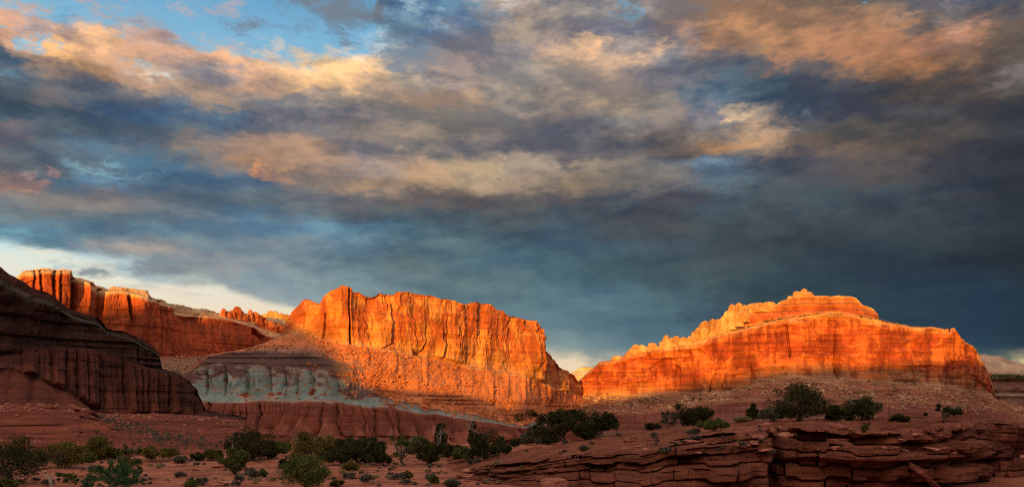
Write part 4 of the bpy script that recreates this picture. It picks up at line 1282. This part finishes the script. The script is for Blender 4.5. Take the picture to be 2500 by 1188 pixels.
# rounded knobs and pinnacles that crown the landforms
def knob(parent, name, px, yt, yb, w, D, mat, seed, squash=0.75, blunt=None, namp=0.5, square=0.0):
    nu, nv = (32, 40) if square else (14, 12)
    u = np.linspace(0, 2 * math.pi, nu, endpoint=False)
    t = np.linspace(0, 1, nv)
    H = (yb - yt) / F * D
    R = w / F * D * 0.5
    kr = np.random.default_rng(seed)
    bl_ = blunt or kr.uniform(3.0, 8.0)
    prof = R * np.clip(1 - t ** bl_, 0, 1) ** 0.5 * (1.12 - kr.uniform(0.05, 0.3) * t)
    tt, uu = np.meshgrid(t, u, indexing='ij')
    rr = prof[:, None] * (1 + namp * fbm(np.cos(uu) * 1.3 + seed, np.sin(uu) * 1.1, tt * 2.4, seed, 3) + 0.10 * np.tanh(4 * noi(tt * H / 2.2, seed * 3.3, 0, seed)))
    rr = rr / np.maximum(np.abs(np.cos(uu + 0.5)), np.abs(np.sin(uu + 0.5))) ** square * (1 + 0.07 * square * np.sign(np.sin(tt * 40 + 2 * np.cos(uu * 2))))
    V = np.stack([rr * np.cos(uu), rr * np.sin(uu) * squash, tt * H - 0.05 * H], -1).reshape(-1, 3) + at(px, yb, D)
    Q = []
    for j in range(nv - 1):
        for i in range(nu):
            a, b = j * nu + i, j * nu + (i + 1) % nu
            Q.append((a, b, b + nu, a + nu))
    Q.append(tuple((nv - 1) * nu + i for i in range(nu)))
    return put(name, poly_mesh(name, V, Q, mat), parent)


for i, (px, yt, yb, w) in enumerate([(1507, 867, 880, 16), (1538, 853, 872, 16), (1552, 835, 866, 19), (1567, 839, 864, 17), (1577, 843, 864, 14), (1592, 835, 860, 17), (1601, 839, 858, 13), (1618, 828, 850, 12),
                                     (1628, 815, 848, 16), (1641, 819, 846, 14), (1652, 818, 845, 15), (1668, 819, 842, 15), (1684, 815, 838, 12), (1694, 806, 834, 10), (1706, 793, 832, 15), (1722, 780, 828, 18), (1740, 773, 822, 19),
                                     (1754, 772, 815, 15), (1766, 768, 812, 13), (1778, 752, 808, 13), (1787, 738, 802, 19), (1804, 733, 795, 18), (1819, 738, 784, 16), (1834, 739, 775, 20), (1856, 734, 760, 30), (1876, 735, 760, 26), (1893, 741, 758, 22),
                                     (1928, 718, 732, 8), (1945, 709, 726, 12), (1955, 707, 726, 11), (1963, 703, 726, 12), (1972, 709, 727, 13), (1979, 718, 729, 10)]):
    D0 = dd(D_D, px) + (22 if px < 1690 else 50 if px < 1830 else 80)
    knob(butte, "pinnacle", px, yt + (i * 7 % 5) - 1, yb, w * (1.25 + 0.35 * ((i * 5) % 4) / 3), D0, M_cream, 1200 + i)
for i, (px, yt, yb, w) in enumerate([(2312, 800, 812, 8), (2326, 799, 815, 13), (2355, 834, 845, 10)]):
    knob(butte, "knob", px, yt, yb, w, dd(D_D, px) + 70, M_redcap, 1260 + i)
for i, (px, yt, yb, w) in enumerate([(546, 750, 778, 10), (556, 757, 780, 13), (566, 755, 782, 12), (579, 745, 782, 17), (592, 757, 786, 13), (601, 763, 790, 14), (611, 752, 792, 13), (623, 758, 795, 12), (633, 765, 800, 13), (645, 772, 806, 16), (660, 780, 810, 20), (676, 788, 815, 20)]):
    knob(bluff, "knob", px, yt, yb, w * (1.2 + 0.5 * ((i * 5) % 3) / 2), 1010 + (px - 540) * 0.5, M_redcap, 1300 + i)
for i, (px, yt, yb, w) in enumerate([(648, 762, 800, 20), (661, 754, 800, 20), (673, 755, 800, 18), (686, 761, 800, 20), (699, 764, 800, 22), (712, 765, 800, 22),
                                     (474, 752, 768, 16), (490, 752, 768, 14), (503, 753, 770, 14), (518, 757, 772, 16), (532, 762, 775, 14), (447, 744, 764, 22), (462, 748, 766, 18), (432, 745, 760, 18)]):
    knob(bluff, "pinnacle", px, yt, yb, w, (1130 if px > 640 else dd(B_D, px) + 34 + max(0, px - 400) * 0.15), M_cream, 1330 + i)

M_column = rock_mat("glow_column_stone", [(0, (0.12, 0.042, 0.028)), (1, (0.17, 0.055, 0.034))], 1.0, attr=False, streak=0.4, streak_s=0.5, streak_z=0.06, streak_col=(0.07, 0.028, 0.02), bands=0.3, band_z=0.8, fine_s=0.8)  # reddish sun glow put into the stone colour; nothing uses it

# ------------------------------------------------------------------ far scrub
def scrub(name, pts, mat, label, seed):
    r = np.random.default_rng(seed)
    V, Q, o = [], [], 0
    for p, s in pts:
        n = 26
        c = r.normal(0, 1, (n, 3))
        c /= np.linalg.norm(c, axis=1, keepdims=True)
        c *= (r.random((n, 1)) ** 0.4) * s * np.array([1, 1, 0.75])
        c[:, 2] = np.abs(c[:, 2])
        for k in range(n):
            e = r.normal(0, s * 0.34, (3, 3)) + c[k]
            V.append(e + p)
            Q.append((o, o + 1, o + 2))
            o += 3
    me = bpy.data.meshes.new(name)
    me.from_pydata(np.concatenate(V).tolist(), [], Q)
    me.update()
    me.materials.append(mat)
    return tag(put(name, me), label, "scrub", kind="stuff")


sc = scatter(Dm, 330, 2.0, 3.02, 1400, 2560, 0.6, 2.2, 1.6, 41, lambda s, z, px, t: 0.25 + 0.75 * sstep(0, 0.3, noi(s / 25, t * 3, 0, 902)))
sc += scatter(Dm, 150, 4.05, 5.1, 1600, 2260, 0.8, 2.2, 1.4, 42, lambda s, z, px, t: float(sstep(-0.1, 0.2, noi(s / 20, 0, 0, 903))))
sc += scatter(Dm, 30, 5.9, 6.1, 1860, 2260, 0.8, 1.6, 1.4, 43)
scrub("scrub", sc, M_leaf['dark'], "dark scrub dotted over the skirt and benches of the butte", 51)
sc = scatter(C, 130, 4.0, 4.98, 600, 860, 0.5, 1.3, 1.4, 44) + scatter(C, 70, 3.0, 4.98, 860, 1420, 0.5, 1.5, 1.6, 45) + scatter(C, 14, 6.95, 7.1, 900, 1290, 0.8, 1.6, 1.6, 46)
scrub("scrub", sc, M_leaf['dark'], "dark scrub dotted over the grey cone and slopes of the mesa", 52)
sc = scatter(E, 260, 2.6, 3.15, 2380, 2560, 1.5, 3.5, 1.4, 47)
scrub("scrub", sc, M_leaf['dark'], "dark scrub on the shelf below the pale dome", 53)
sc = scatter(A, 60, 2.8, 4.1, -20, 390, 0.4, 0.9, 1.6, 48) + scatter(B, 60, 0.5, 1.0, 380, 640, 0.6, 1.5, 1.5, 49) + scatter(B, 30, 2.6, 3.0, 420, 640, 0.6, 1.3, 1.5, 50)
scrub("scrub", sc, M_leaf['dark'], "dark scrub on the benches of the cliff and bluff", 54)
gx = scatter(G, 3000, 0.3, 2.98, 210, 590, 0.16, 0.45, 1.5, 55, lambda s, z, px, t: float(np.exp(-((px - (225 + (3.0 - t) * 110)) / (28 + (3 - t) * 12)) ** 2) + 0.05))[:520]
scrub("scrub", gx, M_leaf['sage'], "grey green sage running down the gully of the clay hill", 56)

# ------------------------------------------------------------------ junipers, pinyons and brush
def tube(V, Q, pts, radii, sides=6):
    pts = np.array(pts, float)
    o = len(V)
    t = np.gradient(pts, axis=0)
    for i, p in enumerate(pts):
        d = t[i] / (np.linalg.norm(t[i]) + 1e-9)
        a = np.cross(d, [0.3, 0.9, 0.2])
        a /= np.linalg.norm(a) + 1e-9
        b = np.cross(d, a)
        for k in range(sides):
            an = 2 * math.pi * k / sides
            V.append(p + radii[i] * (math.cos(an) * a + math.sin(an) * b))
    for i in range(len(pts) - 1):
        for k in range(sides):
            Q.append((o + i * sides + k, o + i * sides + (k + 1) % sides, o + (i + 1) * sides + (k + 1) % sides, o + (i + 1) * sides + k))
    Q.append(tuple(o + (len(pts) - 1) * sides + k for k in range(sides)))


def leaves_mesh(name, centers, radii, n_per, size, mat, r, flat=0.8, up=0.0):
    """clumps of small scale-leaf sprays; each spray a bent pair of faces"""
    Vs = []
    for c, rad, n in zip(centers, radii, n_per):
        d = r.normal(0, 1, (n, 3))
        d /= np.linalg.norm(d, axis=1, keepdims=True)
        rr = rad * (0.25 + 0.75 * r.random((n, 1)) ** 0.5) * (1 + 0.10 * r.normal(0, 1, (n, 1)))
        p = c + d * rr * np.array([1, 1, flat])
        ax = d + r.normal(0, 0.55, (n, 3)) + np.array([0, 0, up])
        ax /= np.linalg.norm(ax, axis=1, keepdims=True)
        sd = np.cross(ax, r.normal(0, 1, (n, 3)))
        sd /= np.linalg.norm(sd, axis=1, keepdims=True) + 1e-9
        L = size * r.uniform(0.6, 1.5, (n, 1))
        W = L * 0.42
        q = np.stack([p - ax * L * 0.5, p + sd * W, p + ax * L * 0.6, p - sd * W], 1)
        Vs.append(q.reshape(-1, 3))
    V = np.concatenate(Vs)
    Q = np.arange(len(V)).reshape(-1, 4)
    return mesh_np(name, V, Q, mat)


def plant(px, py, wpx, hpx, style, leaf, label, cat, seed, name, group=None, sink=0.0, dmin=0.0, dens=1.0):
    loc, ob, _ = drop(px, min(py, 1186), dmin)
    D = loc[1]
    if py > 1186:
        D = D * (1186 - HY) / (py - HY)
        X = (px - HX) / F * D
        g, _ = fall(X, D)
        loc = g
    k_ = 1.2 if py > 1075 and px < 1240 else 1.12
    w, h = wpx * k_ / F * D, hpx * k_ / F * D
    r = np.random.default_rng(seed)
    root = bpy.data.objects.new(name, None)
    COL.objects.link(root)
    root.location = tuple(loc - np.array([0, 0, 0.03]))
    tag(root, label, cat, group)
    size = 0.00150 * D
    cs, rs = [], []
    R = w / 2
    tr = np.array([0, 0, 0.0])
    if style in ('round', 'dense'):
        n = int(26 * dens) + 8
        while len(cs) < n:
            p = r.uniform(-1, 1, 3)
            if np.linalg.norm(p) > 1 or np.linalg.norm(p) < 0.35:
                continue
            z = 0.50 + 0.40 * p[2]
            sx = 1.0 if z > 0.3 else 0.7 + z
            cs.append([p[0] * R * 0.9 * sx, p[1] * R * 0.8 * sx, h * z])
            rs.append(min(w, h * 1.5) * r.uniform(0.12, 0.19))
        z0 = 0.18
    elif style == 'spread':
        n = int(34 * dens) + 8
        lob = [(r.uniform(-0.8, 0.8), r.uniform(-0.5, 0.5), r.uniform(0.45, 0.85)) for _ in range(7)] + [(-0.72, 0.1, 0.4), (0.75, 0, 0.42), (0, 0, 0.86), (-0.35, 0.2, 0.75), (0.4, -0.1, 0.72)]
        for i in range(n):
            l = lob[i % len(lob)]
            cs.append([(l[0] + r.normal(0, 0.12)) * R, (l[1] + r.normal(0, 0.15)) * R, h * min(0.9, max(0.2, l[2] + r.normal(0, 0.09)))])
            rs.append(h * r.uniform(0.13, 0.2))
    elif style == 'flat':
        for i in range(int(17 * dens)):
            a = r.uniform(0, 6.28)
            q = r.random() ** 0.5
            x = q * math.cos(a)
            cs.append([x * R * 0.88, q * math.sin(a) * R * 0.7, h * (0.72 - 0.25 * abs(x) + r.normal(0, 0.09))])
            rs.append(h * r.uniform(0.10, 0.17))
        cs.append([-R * 0.3, 0, h * 0.9])
        rs.append(h * 0.13)
    elif style == 'spire':
        for i in range(int(20 * dens)):
            z = r.uniform(0.12, 0.95)
            k = (1 - z) * 0.85 + 0.12
            a = r.uniform(0, 6.28)
            cs.append([math.cos(a) * R * k * r.random(), math.sin(a) * R * k * r.random(), h * z])
            rs.append(w * (0.10 + 0.13 * (1 - z)) * r.uniform(0.8, 1.2))
    elif style == 'sparse':
        for i in range(int(12 * dens)):
            a = r.uniform(0, 6.28)
            q = r.uniform(0.3, 0.9)
            cs.append([math.cos(a) * R * q, math.sin(a) * R * q * 0.7, h * r.uniform(0.35, 0.92)])
            rs.append(min(w, h) * r.uniform(0.09, 0.15))
    elif style == 'bush':
        n = int(16 * dens) + 6
        for i in range(n):
            a = r.uniform(0, 6.28)
            q = r.random() ** 0.5
            cs.append([math.cos(a) * R * 0.85 * q, math.sin(a) * R * 0.75 * q, h * (0.26 + 0.52 * r.random() * (1 - 0.5 * q * q))])
            rs.append(min(w, h * 1.3) * r.uniform(0.15, 0.24))
    elif style == 'pine':
        n = int(70 * dens)
        for i in range(n):
            a = r.uniform(0, 6.28)
            q = r.random() ** 0.5
            cs.append([math.cos(a) * R * 0.9 * q, math.sin(a) * R * 0.8 * q, h * (0.10 + 0.82 * r.random() ** 0.7 * math.sqrt(max(0.02, 1 - q * q * 0.9)))])
            rs.append(h * r.uniform(0.065, 0.095))
    cs, rs = np.array(cs), np.array(rs)
    if len(cs) > 8:
        nx = max(3, len(cs) // 6)
        pick = r.choice(len(cs), nx, replace=False)
        ctr = np.array([0, 0, h * 0.45])
        cs = np.concatenate([cs, ctr + (cs[pick] - ctr) * r.uniform(1.12, 1.32, (nx, 1))])
        rs = np.concatenate([rs, rs[pick] * r.uniform(0.35, 0.6, nx)])
    if style == 'tuft':
        n = int(260 * dens)
        a = r.uniform(0, 6.28, n)
        q = r.random(n) ** 0.6
        b = np.stack([np.cos(a) * q * R * 0.35, np.sin(a) * q * R * 0.35, np.zeros(n)], 1)
        tip = np.stack([np.cos(a) * q * R, np.sin(a) * q * R, h * (1 - 0.5 * q * q) * r.uniform(0.7, 1.05, n)], 1)
        s = r.normal(0, 1, (n, 3)) * 0.00042 * D
        mid = (b + tip) * 0.5 + np.array([0, 0, 0.08 * h])
        V = np.stack([b - s, mid - s * 1.4, tip, mid + s * 1.4], 1).reshape(-1, 3)
        put("foliage", mesh_np("foliage", V, np.arange(len(V)).reshape(-1, 4), M_leaf[leaf]), root)
        return root
    npix = 180 if style not in ('pine',) else 90
    n_per = [int(npix * (0.6 + 0.8 * (q / rs.mean()) ** 2 * 0.6) * (0.75 if style == 'sparse' else 1.0)) for q in rs]
    put("crown" if cat == "tree" else "foliage", leaves_mesh("crown", cs, rs, n_per, size * (0.85 if style == 'pine' else 1.0), M_leaf[leaf], r, 0.8, 0.35), root)
    # trunk and limbs
    if cat == "tree":
        V, Q = [], []
        br = 0.035 * h + 0.02 * w
        lean = r.normal(0, 0.12, 2)
        fork = np.array([lean[0] * h, lean[1] * h, h * 0.24])
        tube(V, Q, [(0, 0, -0.25), (r.normal(0, .03) * h, 0, h * 0.08), tuple(fork * 0.7), tuple(fork)], [br * 1.35, br, br * 0.85, br * 0.75], 7)
        order = r.permutation(len(cs))[:9 if style != 'sparse' else 12]
        for i in order:
            e = cs[i]
            mid = fork * 0.5 + e * 0.5 + r.normal(0, 0.05, 3) * h
            tube(V, Q, [tuple(fork * 0.75), tuple(fork * 0.6 + mid * 0.4 + r.normal(0, .02, 3) * h), tuple(mid), tuple(e)], [br * 0.6, br * 0.45, br * 0.32, br * 0.12], 5)
        put("trunk", poly_mesh("trunk", V, Q, M_bark, True), root)
        if True:
            V, Q = [], []
            for i in range({'sparse': 9, 'spire': 6, 'flat': 5}.get(style, 4)):
                a = r.uniform(0, 6.28)
                b = fork * 0.9 + np.array([0, 0, r.uniform(0, 0.3) * h])
                e = np.array([math.cos(a) * R * r.uniform(.5, 1.0), math.sin(a) * R * 0.6, h * r.uniform(0.45, 1.08)])
                mid = (b + e) / 2 + r.normal(0, 0.06, 3) * h
                tube(V, Q, [tuple(b), tuple(mid), tuple(e)], [br * 0.3, br * 0.2, br * 0.07], 4)
                for _ in range(2):
                    e2 = mid + (e - mid) * r.uniform(.3, .9) + r.normal(0, 0.12, 3) * h
                    tube(V, Q, [tuple(mid), tuple(e2)], [br * 0.15, br * 0.05], 4)
            put("dead_branch", poly_mesh("dead_branch", V, Q, M_deadwood, True), root)
    return root


J, S = "tree", "shrub"
PL = [
    (20, 1180, 165, 98, 'round', 'dark', "large dark juniper cut off by the left edge of the view", J),
    (75, 1136, 64, 42, 'bush', 'olive', "olive bush behind the large juniper at the left edge", S),
    (150, 1142, 98, 56, 'round', 'olive', "full yellow green juniper right of the large edge juniper", J),
    (236, 1121, 62, 50, 'round', 'olive', "round topped juniper with bare forked trunk below the clay hill", J),
    (276, 1120, 34, 28, 'bush', 'olive', "small thin bush touching the round topped juniper", S),
    (318, 1122, 62, 30, 'flat', 'green', "low flat crowned juniper with bare lower limbs below the clay hill", J),
    (396, 1124, 80, 38, 'bush', 'olive', "broad olive juniper bush without visible trunk below the clay hill", S),
    (322, 1184, 62, 66, 'sparse', 'green', "gnarled half dead juniper with twisted bare branches", J),
    (272, 1206, 122, 74, 'pine', 'pine', "bright green pinyon bush with needle tufts at the bottom edge", S),
    (166, 1190, 44, 34, 'sparse', 'green', "open thin shrub left of the bright pinyon bush", S),
    (14, 1192, 46, 26, 'bush', 'green', "green bush in the bottom left corner", S),
    (482, 1124, 34, 18, 'bush', 'dark', "small dark bush on the flat below the hill's right half", S),
    (612, 1123, 98, 66, 'round', 'dark', "big dark juniper at the right end of the clay hill", J),
    (571, 1156, 62, 57, 'dense', 'green', "roundish grey green juniper in front of the big dark one", J),
    (744, 1126, 84, 64, 'spire', 'olive', "upright juniper with dead top below the fluted red slope", J),
    (712, 1143, 60, 26, 'bush', 'dark', "low dark bush behind the big foreground juniper", S),
    (748, 1194, 108, 76, 'dense', 'green', "big dense bushy juniper in the middle foreground", J),
    (815, 1134, 62, 38, 'bush', 'dark', "dark rounded bush left of the dense juniper thicket", S),
    (876, 1132, 92, 54, 'dense', 'dark', "dense dark juniper thicket in the middle of the tree line", J),
    (930, 1136, 62, 34, 'bush', 'dark', "dark low bush on the right flank of the thicket", S),
    (982, 1136, 58, 64, 'sparse', 'green', "leaning juniper with bare grey twigs beside the thicket", J),
    (1050, 1133, 66, 52, 'round', 'dark', "dark juniper with short thick trunk on the slope's foot", J),
    (1076, 1116, 54, 70, 'spire', 'dark', "tall leaning juniper rising behind the short trunked one", J),
    (1112, 1120, 50, 34, 'bush', 'dark', "dark bush right of the tall leaning juniper", S),
    (1155, 1108, 36, 68, 'spire', 'dark', "narrow pointed juniper next to the broad ledge juniper", J),
    (1183, 1122, 84, 66, 'round', 'dark', "broad juniper at the low left end of the rock ledge", J),
    (1257, 1092, 22, 25, 'bush', 'dark', "tiny round shrub left of the grey green brush", S),
    (1298, 1086, 48, 38, 'bush', 'grey', "grey green brush under the huge juniper's left side", S),
    (1378, 1082, 168, 74, 'spread', 'dark', "huge spreading dark juniper on the slope of the ledge", J),
    (1473, 1066, 58, 52, 'spread', 'dark', "dark juniper right beside the huge spreading one", J),
    (1592, 1048, 42, 16, 'bush', 'dark', "low dark cushion shrub on the ledge slope", S),
    (1632, 1045, 40, 36, 'sparse', 'grey', "thin see through shrub left of the wide juniper", S),
    (1690, 1039, 96, 50, 'dense', 'dark', "wide dense dark juniper on the ledge slope", J),
    (1740, 1052, 72, 36, 'bush', 'green', "green bush in front of the wide dense juniper", S),
    (1838, 1027, 42, 38, 'spire', 'dark', "small dark crooked juniper left of the great juniper", J),
    (1884, 1028, 66, 36, 'bush', 'grey', "bluish grey bush at the left foot of the great juniper", S),
    (1950, 1028, 128, 84, 'round', 'dark', "great fan shaped juniper, tallest on the ledge top", J),
    (2034, 1026, 42, 34, 'round', 'dark', "small dark juniper just right of the great one", J),
    (2066, 1025, 30, 18, 'bush', 'grey', "low bush left of the domed juniper", S),
    (2106, 1024, 92, 50, 'dense', 'dark', "dome shaped juniper sitting on the ledge top", J),
    (2198, 1030, 44, 22, 'bush', 'dark', "small ragged bush between domed and flat topped junipers", S),
    (2308, 1031, 96, 42, 'flat', 'dark', "sparse flat topped juniper near the ledge's right end", J),
    (520, 1122, 40, 26, 'bush', 'olive', "olive bush left of the big dark juniper by the hill", S),
    (655, 1118, 44, 40, 'round', 'dark', "dark juniper squeezed behind the big dark one by the hill", J),
    (690, 1112, 40, 34, 'bush', 'green', "green bush left of the upright dead topped juniper", S),
    (786, 1120, 56, 52, 'round', 'olive', "yellowish juniper between the upright one and the thicket", J),
    (842, 1112, 60, 40, 'dense', 'dark', "dark juniper crown showing over the left of the thicket", J),
    (905, 1116, 54, 44, 'dense', 'dark', "dark juniper crown showing over the right of the thicket", J),
    (1018, 1116, 50, 46, 'round', 'green', "green juniper behind the leaning one with bare twigs", J),
    (1135, 1124, 44, 36, 'bush', 'green', "green bush at the foot of the narrow pointed juniper", S),
    (1222, 1110, 40, 34, 'bush', 'dark', "dark bush between the broad ledge juniper and the slope", S),
    (1335, 1084, 70, 44, 'round', 'dark', "dark juniper filling the huge juniper's left side", J),
    (1425, 1074, 64, 44, 'round', 'dark', "dark juniper filling the huge juniper's right side", J),
    (440, 1130, 30, 18, 'bush', 'grey', "grey bush between broad olive bush and small dark bush", S),
    (205, 1132, 50, 26, 'bush', 'green', "low green bush left of the round topped juniper", S),
    (40, 1128, 60, 34, 'bush', 'dark', "dark bush behind the left edge juniper", S),
    (1810, 1030, 50, 18, 'tuft', 'straw', "brown grass tuft on the ledge top", S),
    (858, 1148, 46, 24, 'tuft', 'olive', "yellow green brush tuft in front of the thicket", S),
    (1059, 1180, 22, 20, 'bush', 'green', "small bright green bush on bare soil", S),
    (466, 1194, 34, 27, 'tuft', 'green', "bright green upright tuft at the bottom edge", S),
    (620, 1166, 30, 22, 'tuft', 'sage', "pale grey brush beside a small dark bush", S),
    (640, 1164, 20, 18, 'bush', 'green', "small dark green bush beside pale grey brush", S),
    (824, 1186, 26, 18, 'bush', 'olive', "small olive bush near the bottom edge", S),
    (995, 1168, 22, 18, 'bush', 'olive', "small olive and grey bush on the open soil", S),
    (1274, 1156, 18, 22, 'tuft', 'olive', "thin green tuft growing on the rock ledge", S),
    (1104, 1190, 46, 22, 'tuft', 'sage', "grey sage mound at the bottom edge left of the ledge", S),
    (1425, 1098, 28, 14, 'tuft', 'sage', "grey green tuft on the ledge slope below the huge juniper", S),
    (2112, 1066, 24, 34, 'sparse', 'olive', "thin pale shrub rooted in a crack of the ledge", S),
]
for i, (px, py, w, h, stl, lf, lab, cat) in enumerate(PL):
    plant(px, py, w, h, stl, lf, lab, cat, 2000 + i * 7, "juniper" if cat == J else "shrub", "junipers along the valley floor and ledge" if cat == J else None,
          dens=1.6 if w > 100 else 1.0)

# valley trees seen below the right end of the ledge
for k, (px, D, w, h) in enumerate([(2488, 180, 9, 7), (2512, 190, 10, 8), (2478, 215, 6, 4)]):
    X = (px - HX) / F * D
    g, _ = fall(X, D)
    r = np.random.default_rng(3000 + k)
    t = tag(bpy.data.objects.new("valley_tree", None), ["round green tree in the valley below the ledge's right end", "green tree behind the first valley tree at the right edge", "small pale bush in the valley under the outcrop"][k], "tree")
    COL.objects.link(t)
    t.location = tuple(g)
    n = 40
    cs = np.stack([r.normal(0, .3, n) * w, r.normal(0, .3, n) * w, h * r.uniform(.2, .9, n)], 1)
    put("crown", leaves_mesh("crown", cs, np.full(n, w * 0.13), [120] * n, 0.32, M_leaf['green'], r), t)
    V, Q = [], []
    tube(V, Q, [(0, 0, -0.5), (0.1, 0, h * 0.3), (0, 0, h * 0.7)], [0.35, 0.25, 0.1], 6)
    put("trunk", poly_mesh("trunk", V, Q, M_bark, True), t)

# bleached snag at the bottom left
V, Q = [], []
lo, _, _ = drop(128, 1186)
tube(V, Q, [(0, 0, -0.3), (-0.1, 0, 0.25), (-0.25, 0.1, 0.5), (-0.6, 0.1, 0.75), (-0.85, 0.15, 0.78)], [0.16, 0.14, 0.12, 0.07, 0.03], 6)
tube(V, Q, [(-0.25, 0.1, 0.5), (-0.1, 0.1, 0.75), (-0.12, 0.1, 0.9)], [0.07, 0.05, 0.02], 5)
tag(put("snag", poly_mesh("snag", V, Q, M_deadwood, True), None, tuple(lo)), "bleached bent dead stump standing at the bottom edge", "snag")

# ------------------------------------------------------------------ sage clumps, grass tufts, stones
def sage_mesh(seed, leaf):
    r = np.random.default_rng(seed)
    n = 9
    a = r.uniform(0, 6.28, n)
    q = r.random(n) ** 0.5
    cs = np.stack([np.cos(a) * q * 0.30, np.sin(a) * q * 0.30, 0.16 + 0.16 * r.random(n) * (1 - q * 0.5)], 1)
    return leaves_mesh("sage", cs, r.uniform(0.12, 0.2, n), [55] * n, 0.085, M_leaf[leaf], r, 0.8, 0.6)


r = np.random.default_rng(77)
SG = [sage_mesh(60 + i, 'sage' if i < 4 else 'straw') for i in range(6)]


def strew(name, mes, n, box, smin, smax, label, cat, group, bias=1.0, flatten=None, sink=0.0):
    got = 0
    tries = 0
    while got < n and tries < n * 6:
        tries += 1
        px = r.uniform(box[0], box[1])
        py = box[2] + (box[3] - box[2]) * r.random() ** bias
        p, ob, nr = drop(px, py)
        if ob is None or ob.name.split('.')[0] not in ('ground', 'hill', 'rock_ledge') or abs(nr[2]) < 0.6 or p[1] > 140:
            continue
        s = smin + (smax - smin) * r.random() ** 2.5
        o = put(name, mes[int(r.integers(len(mes)))], None, (p[0], p[1], p[2] - sink * s))
        o.scale = (s, s, s * (flatten if flatten else r.uniform(0.8, 1.1)))
        o.rotation_euler = (0, 0, r.uniform(0, 6.28)) if flatten is None else (r.normal(0, .08), r.normal(0, .08), r.uniform(0, 6.28))
        tag(o, label, cat, group)
        got += 1


strew("sage_clump", SG[:4], 130, (-30, 1180, 1106, 1187), 0.45, 1.6, "small grey sage clump on the red desert floor", "sage", "sage clumps on the desert floor")
strew("sage_clump", SG[:4], 34, (1180, 1900, 1035, 1110), 0.45, 1.3, "small grey sage clump on the slope of the rock ledge", "sage", "sage clumps on the ledge slope")
strew("grass_tuft", SG[4:], 120, (-20, 1230, 1106, 1187), 0.4, 1.4, "pale straw grass tuft on the red soil", "grass", "grass tufts on the desert floor")
ST = []
for k in range(7):
    bv, bq = blob(400 + k, 10, 6, (1, r.uniform(0.45, 0.8), 0.5), 0.55, 0.35)
    ST.append(poly_mesh("flat_stone", bv, bq, M_slab))
strew("flat_stone", ST, 175, (-30, 1250, 1106, 1187), 0.12, 1.1, "flat red stone lying on the desert floor", "stone", "flat stones on the desert floor", flatten=0.28, sink=0.03)
strew("flat_stone", ST, 110, (1200, 2330, 1030, 1105), 0.10, 0.8, "flat red stone lying on top of the rock ledge", "stone", "flat stones on the ledge top", flatten=0.35, sink=0.03)

# slabs of note
def slab(px, py, size, rot, label, mat=M_slab, seed=1, name="rock_slab", dy=0.0):
    p, ob, nr = drop(px, py)
    bv, bq = blob(seed, 14, 8, size, 0.4, 0.35)
    o = put(name, poly_mesh(name, bv, bq, mat), None, (p[0], p[1] + dy, p[2]))
    o.rotation_euler = tuple(math.radians(a) for a in rot)
    tag(o, label, "rock")


slab(2262, 1166, (1.5, 0.95, 0.2), (24, 36, 18), "long dark slab leaning against the foot of the ledge", M_dslab, 501, dy=0.1)
slab(1350, 1184, (0.95, 0.8, 0.55), (0, 0, 20), "rounded pale boulder at the foot of the ledge", M_slab, 503, dy=-0.4)
slab(455, 1128, (1.6, 0.7, 0.16), (0, 2, 4), "broad flat sandstone pavement slab among the sage", M_slab, 504)
slab(425, 1136, (1.3, 0.6, 0.13), (0, -2, -8), "thin flat slab in front of the broad pavement slab", M_slab, 505)
slab(634, 1170, (0.75, 0.4, 0.12), (0, 3, 5), "flat orange slab under the small brush pair", M_slab, 506)
slab(1900, 1062, (0.75, 0.35, 0.25), (0, 30, 10), "broken block wedged at the top of the cleft", M_slab, 507)
slab(1918, 1066, (0.45, 0.4, 0.4), (10, -20, 30), "squarish broken block right of the cleft's wedged block", M_slab, 508)
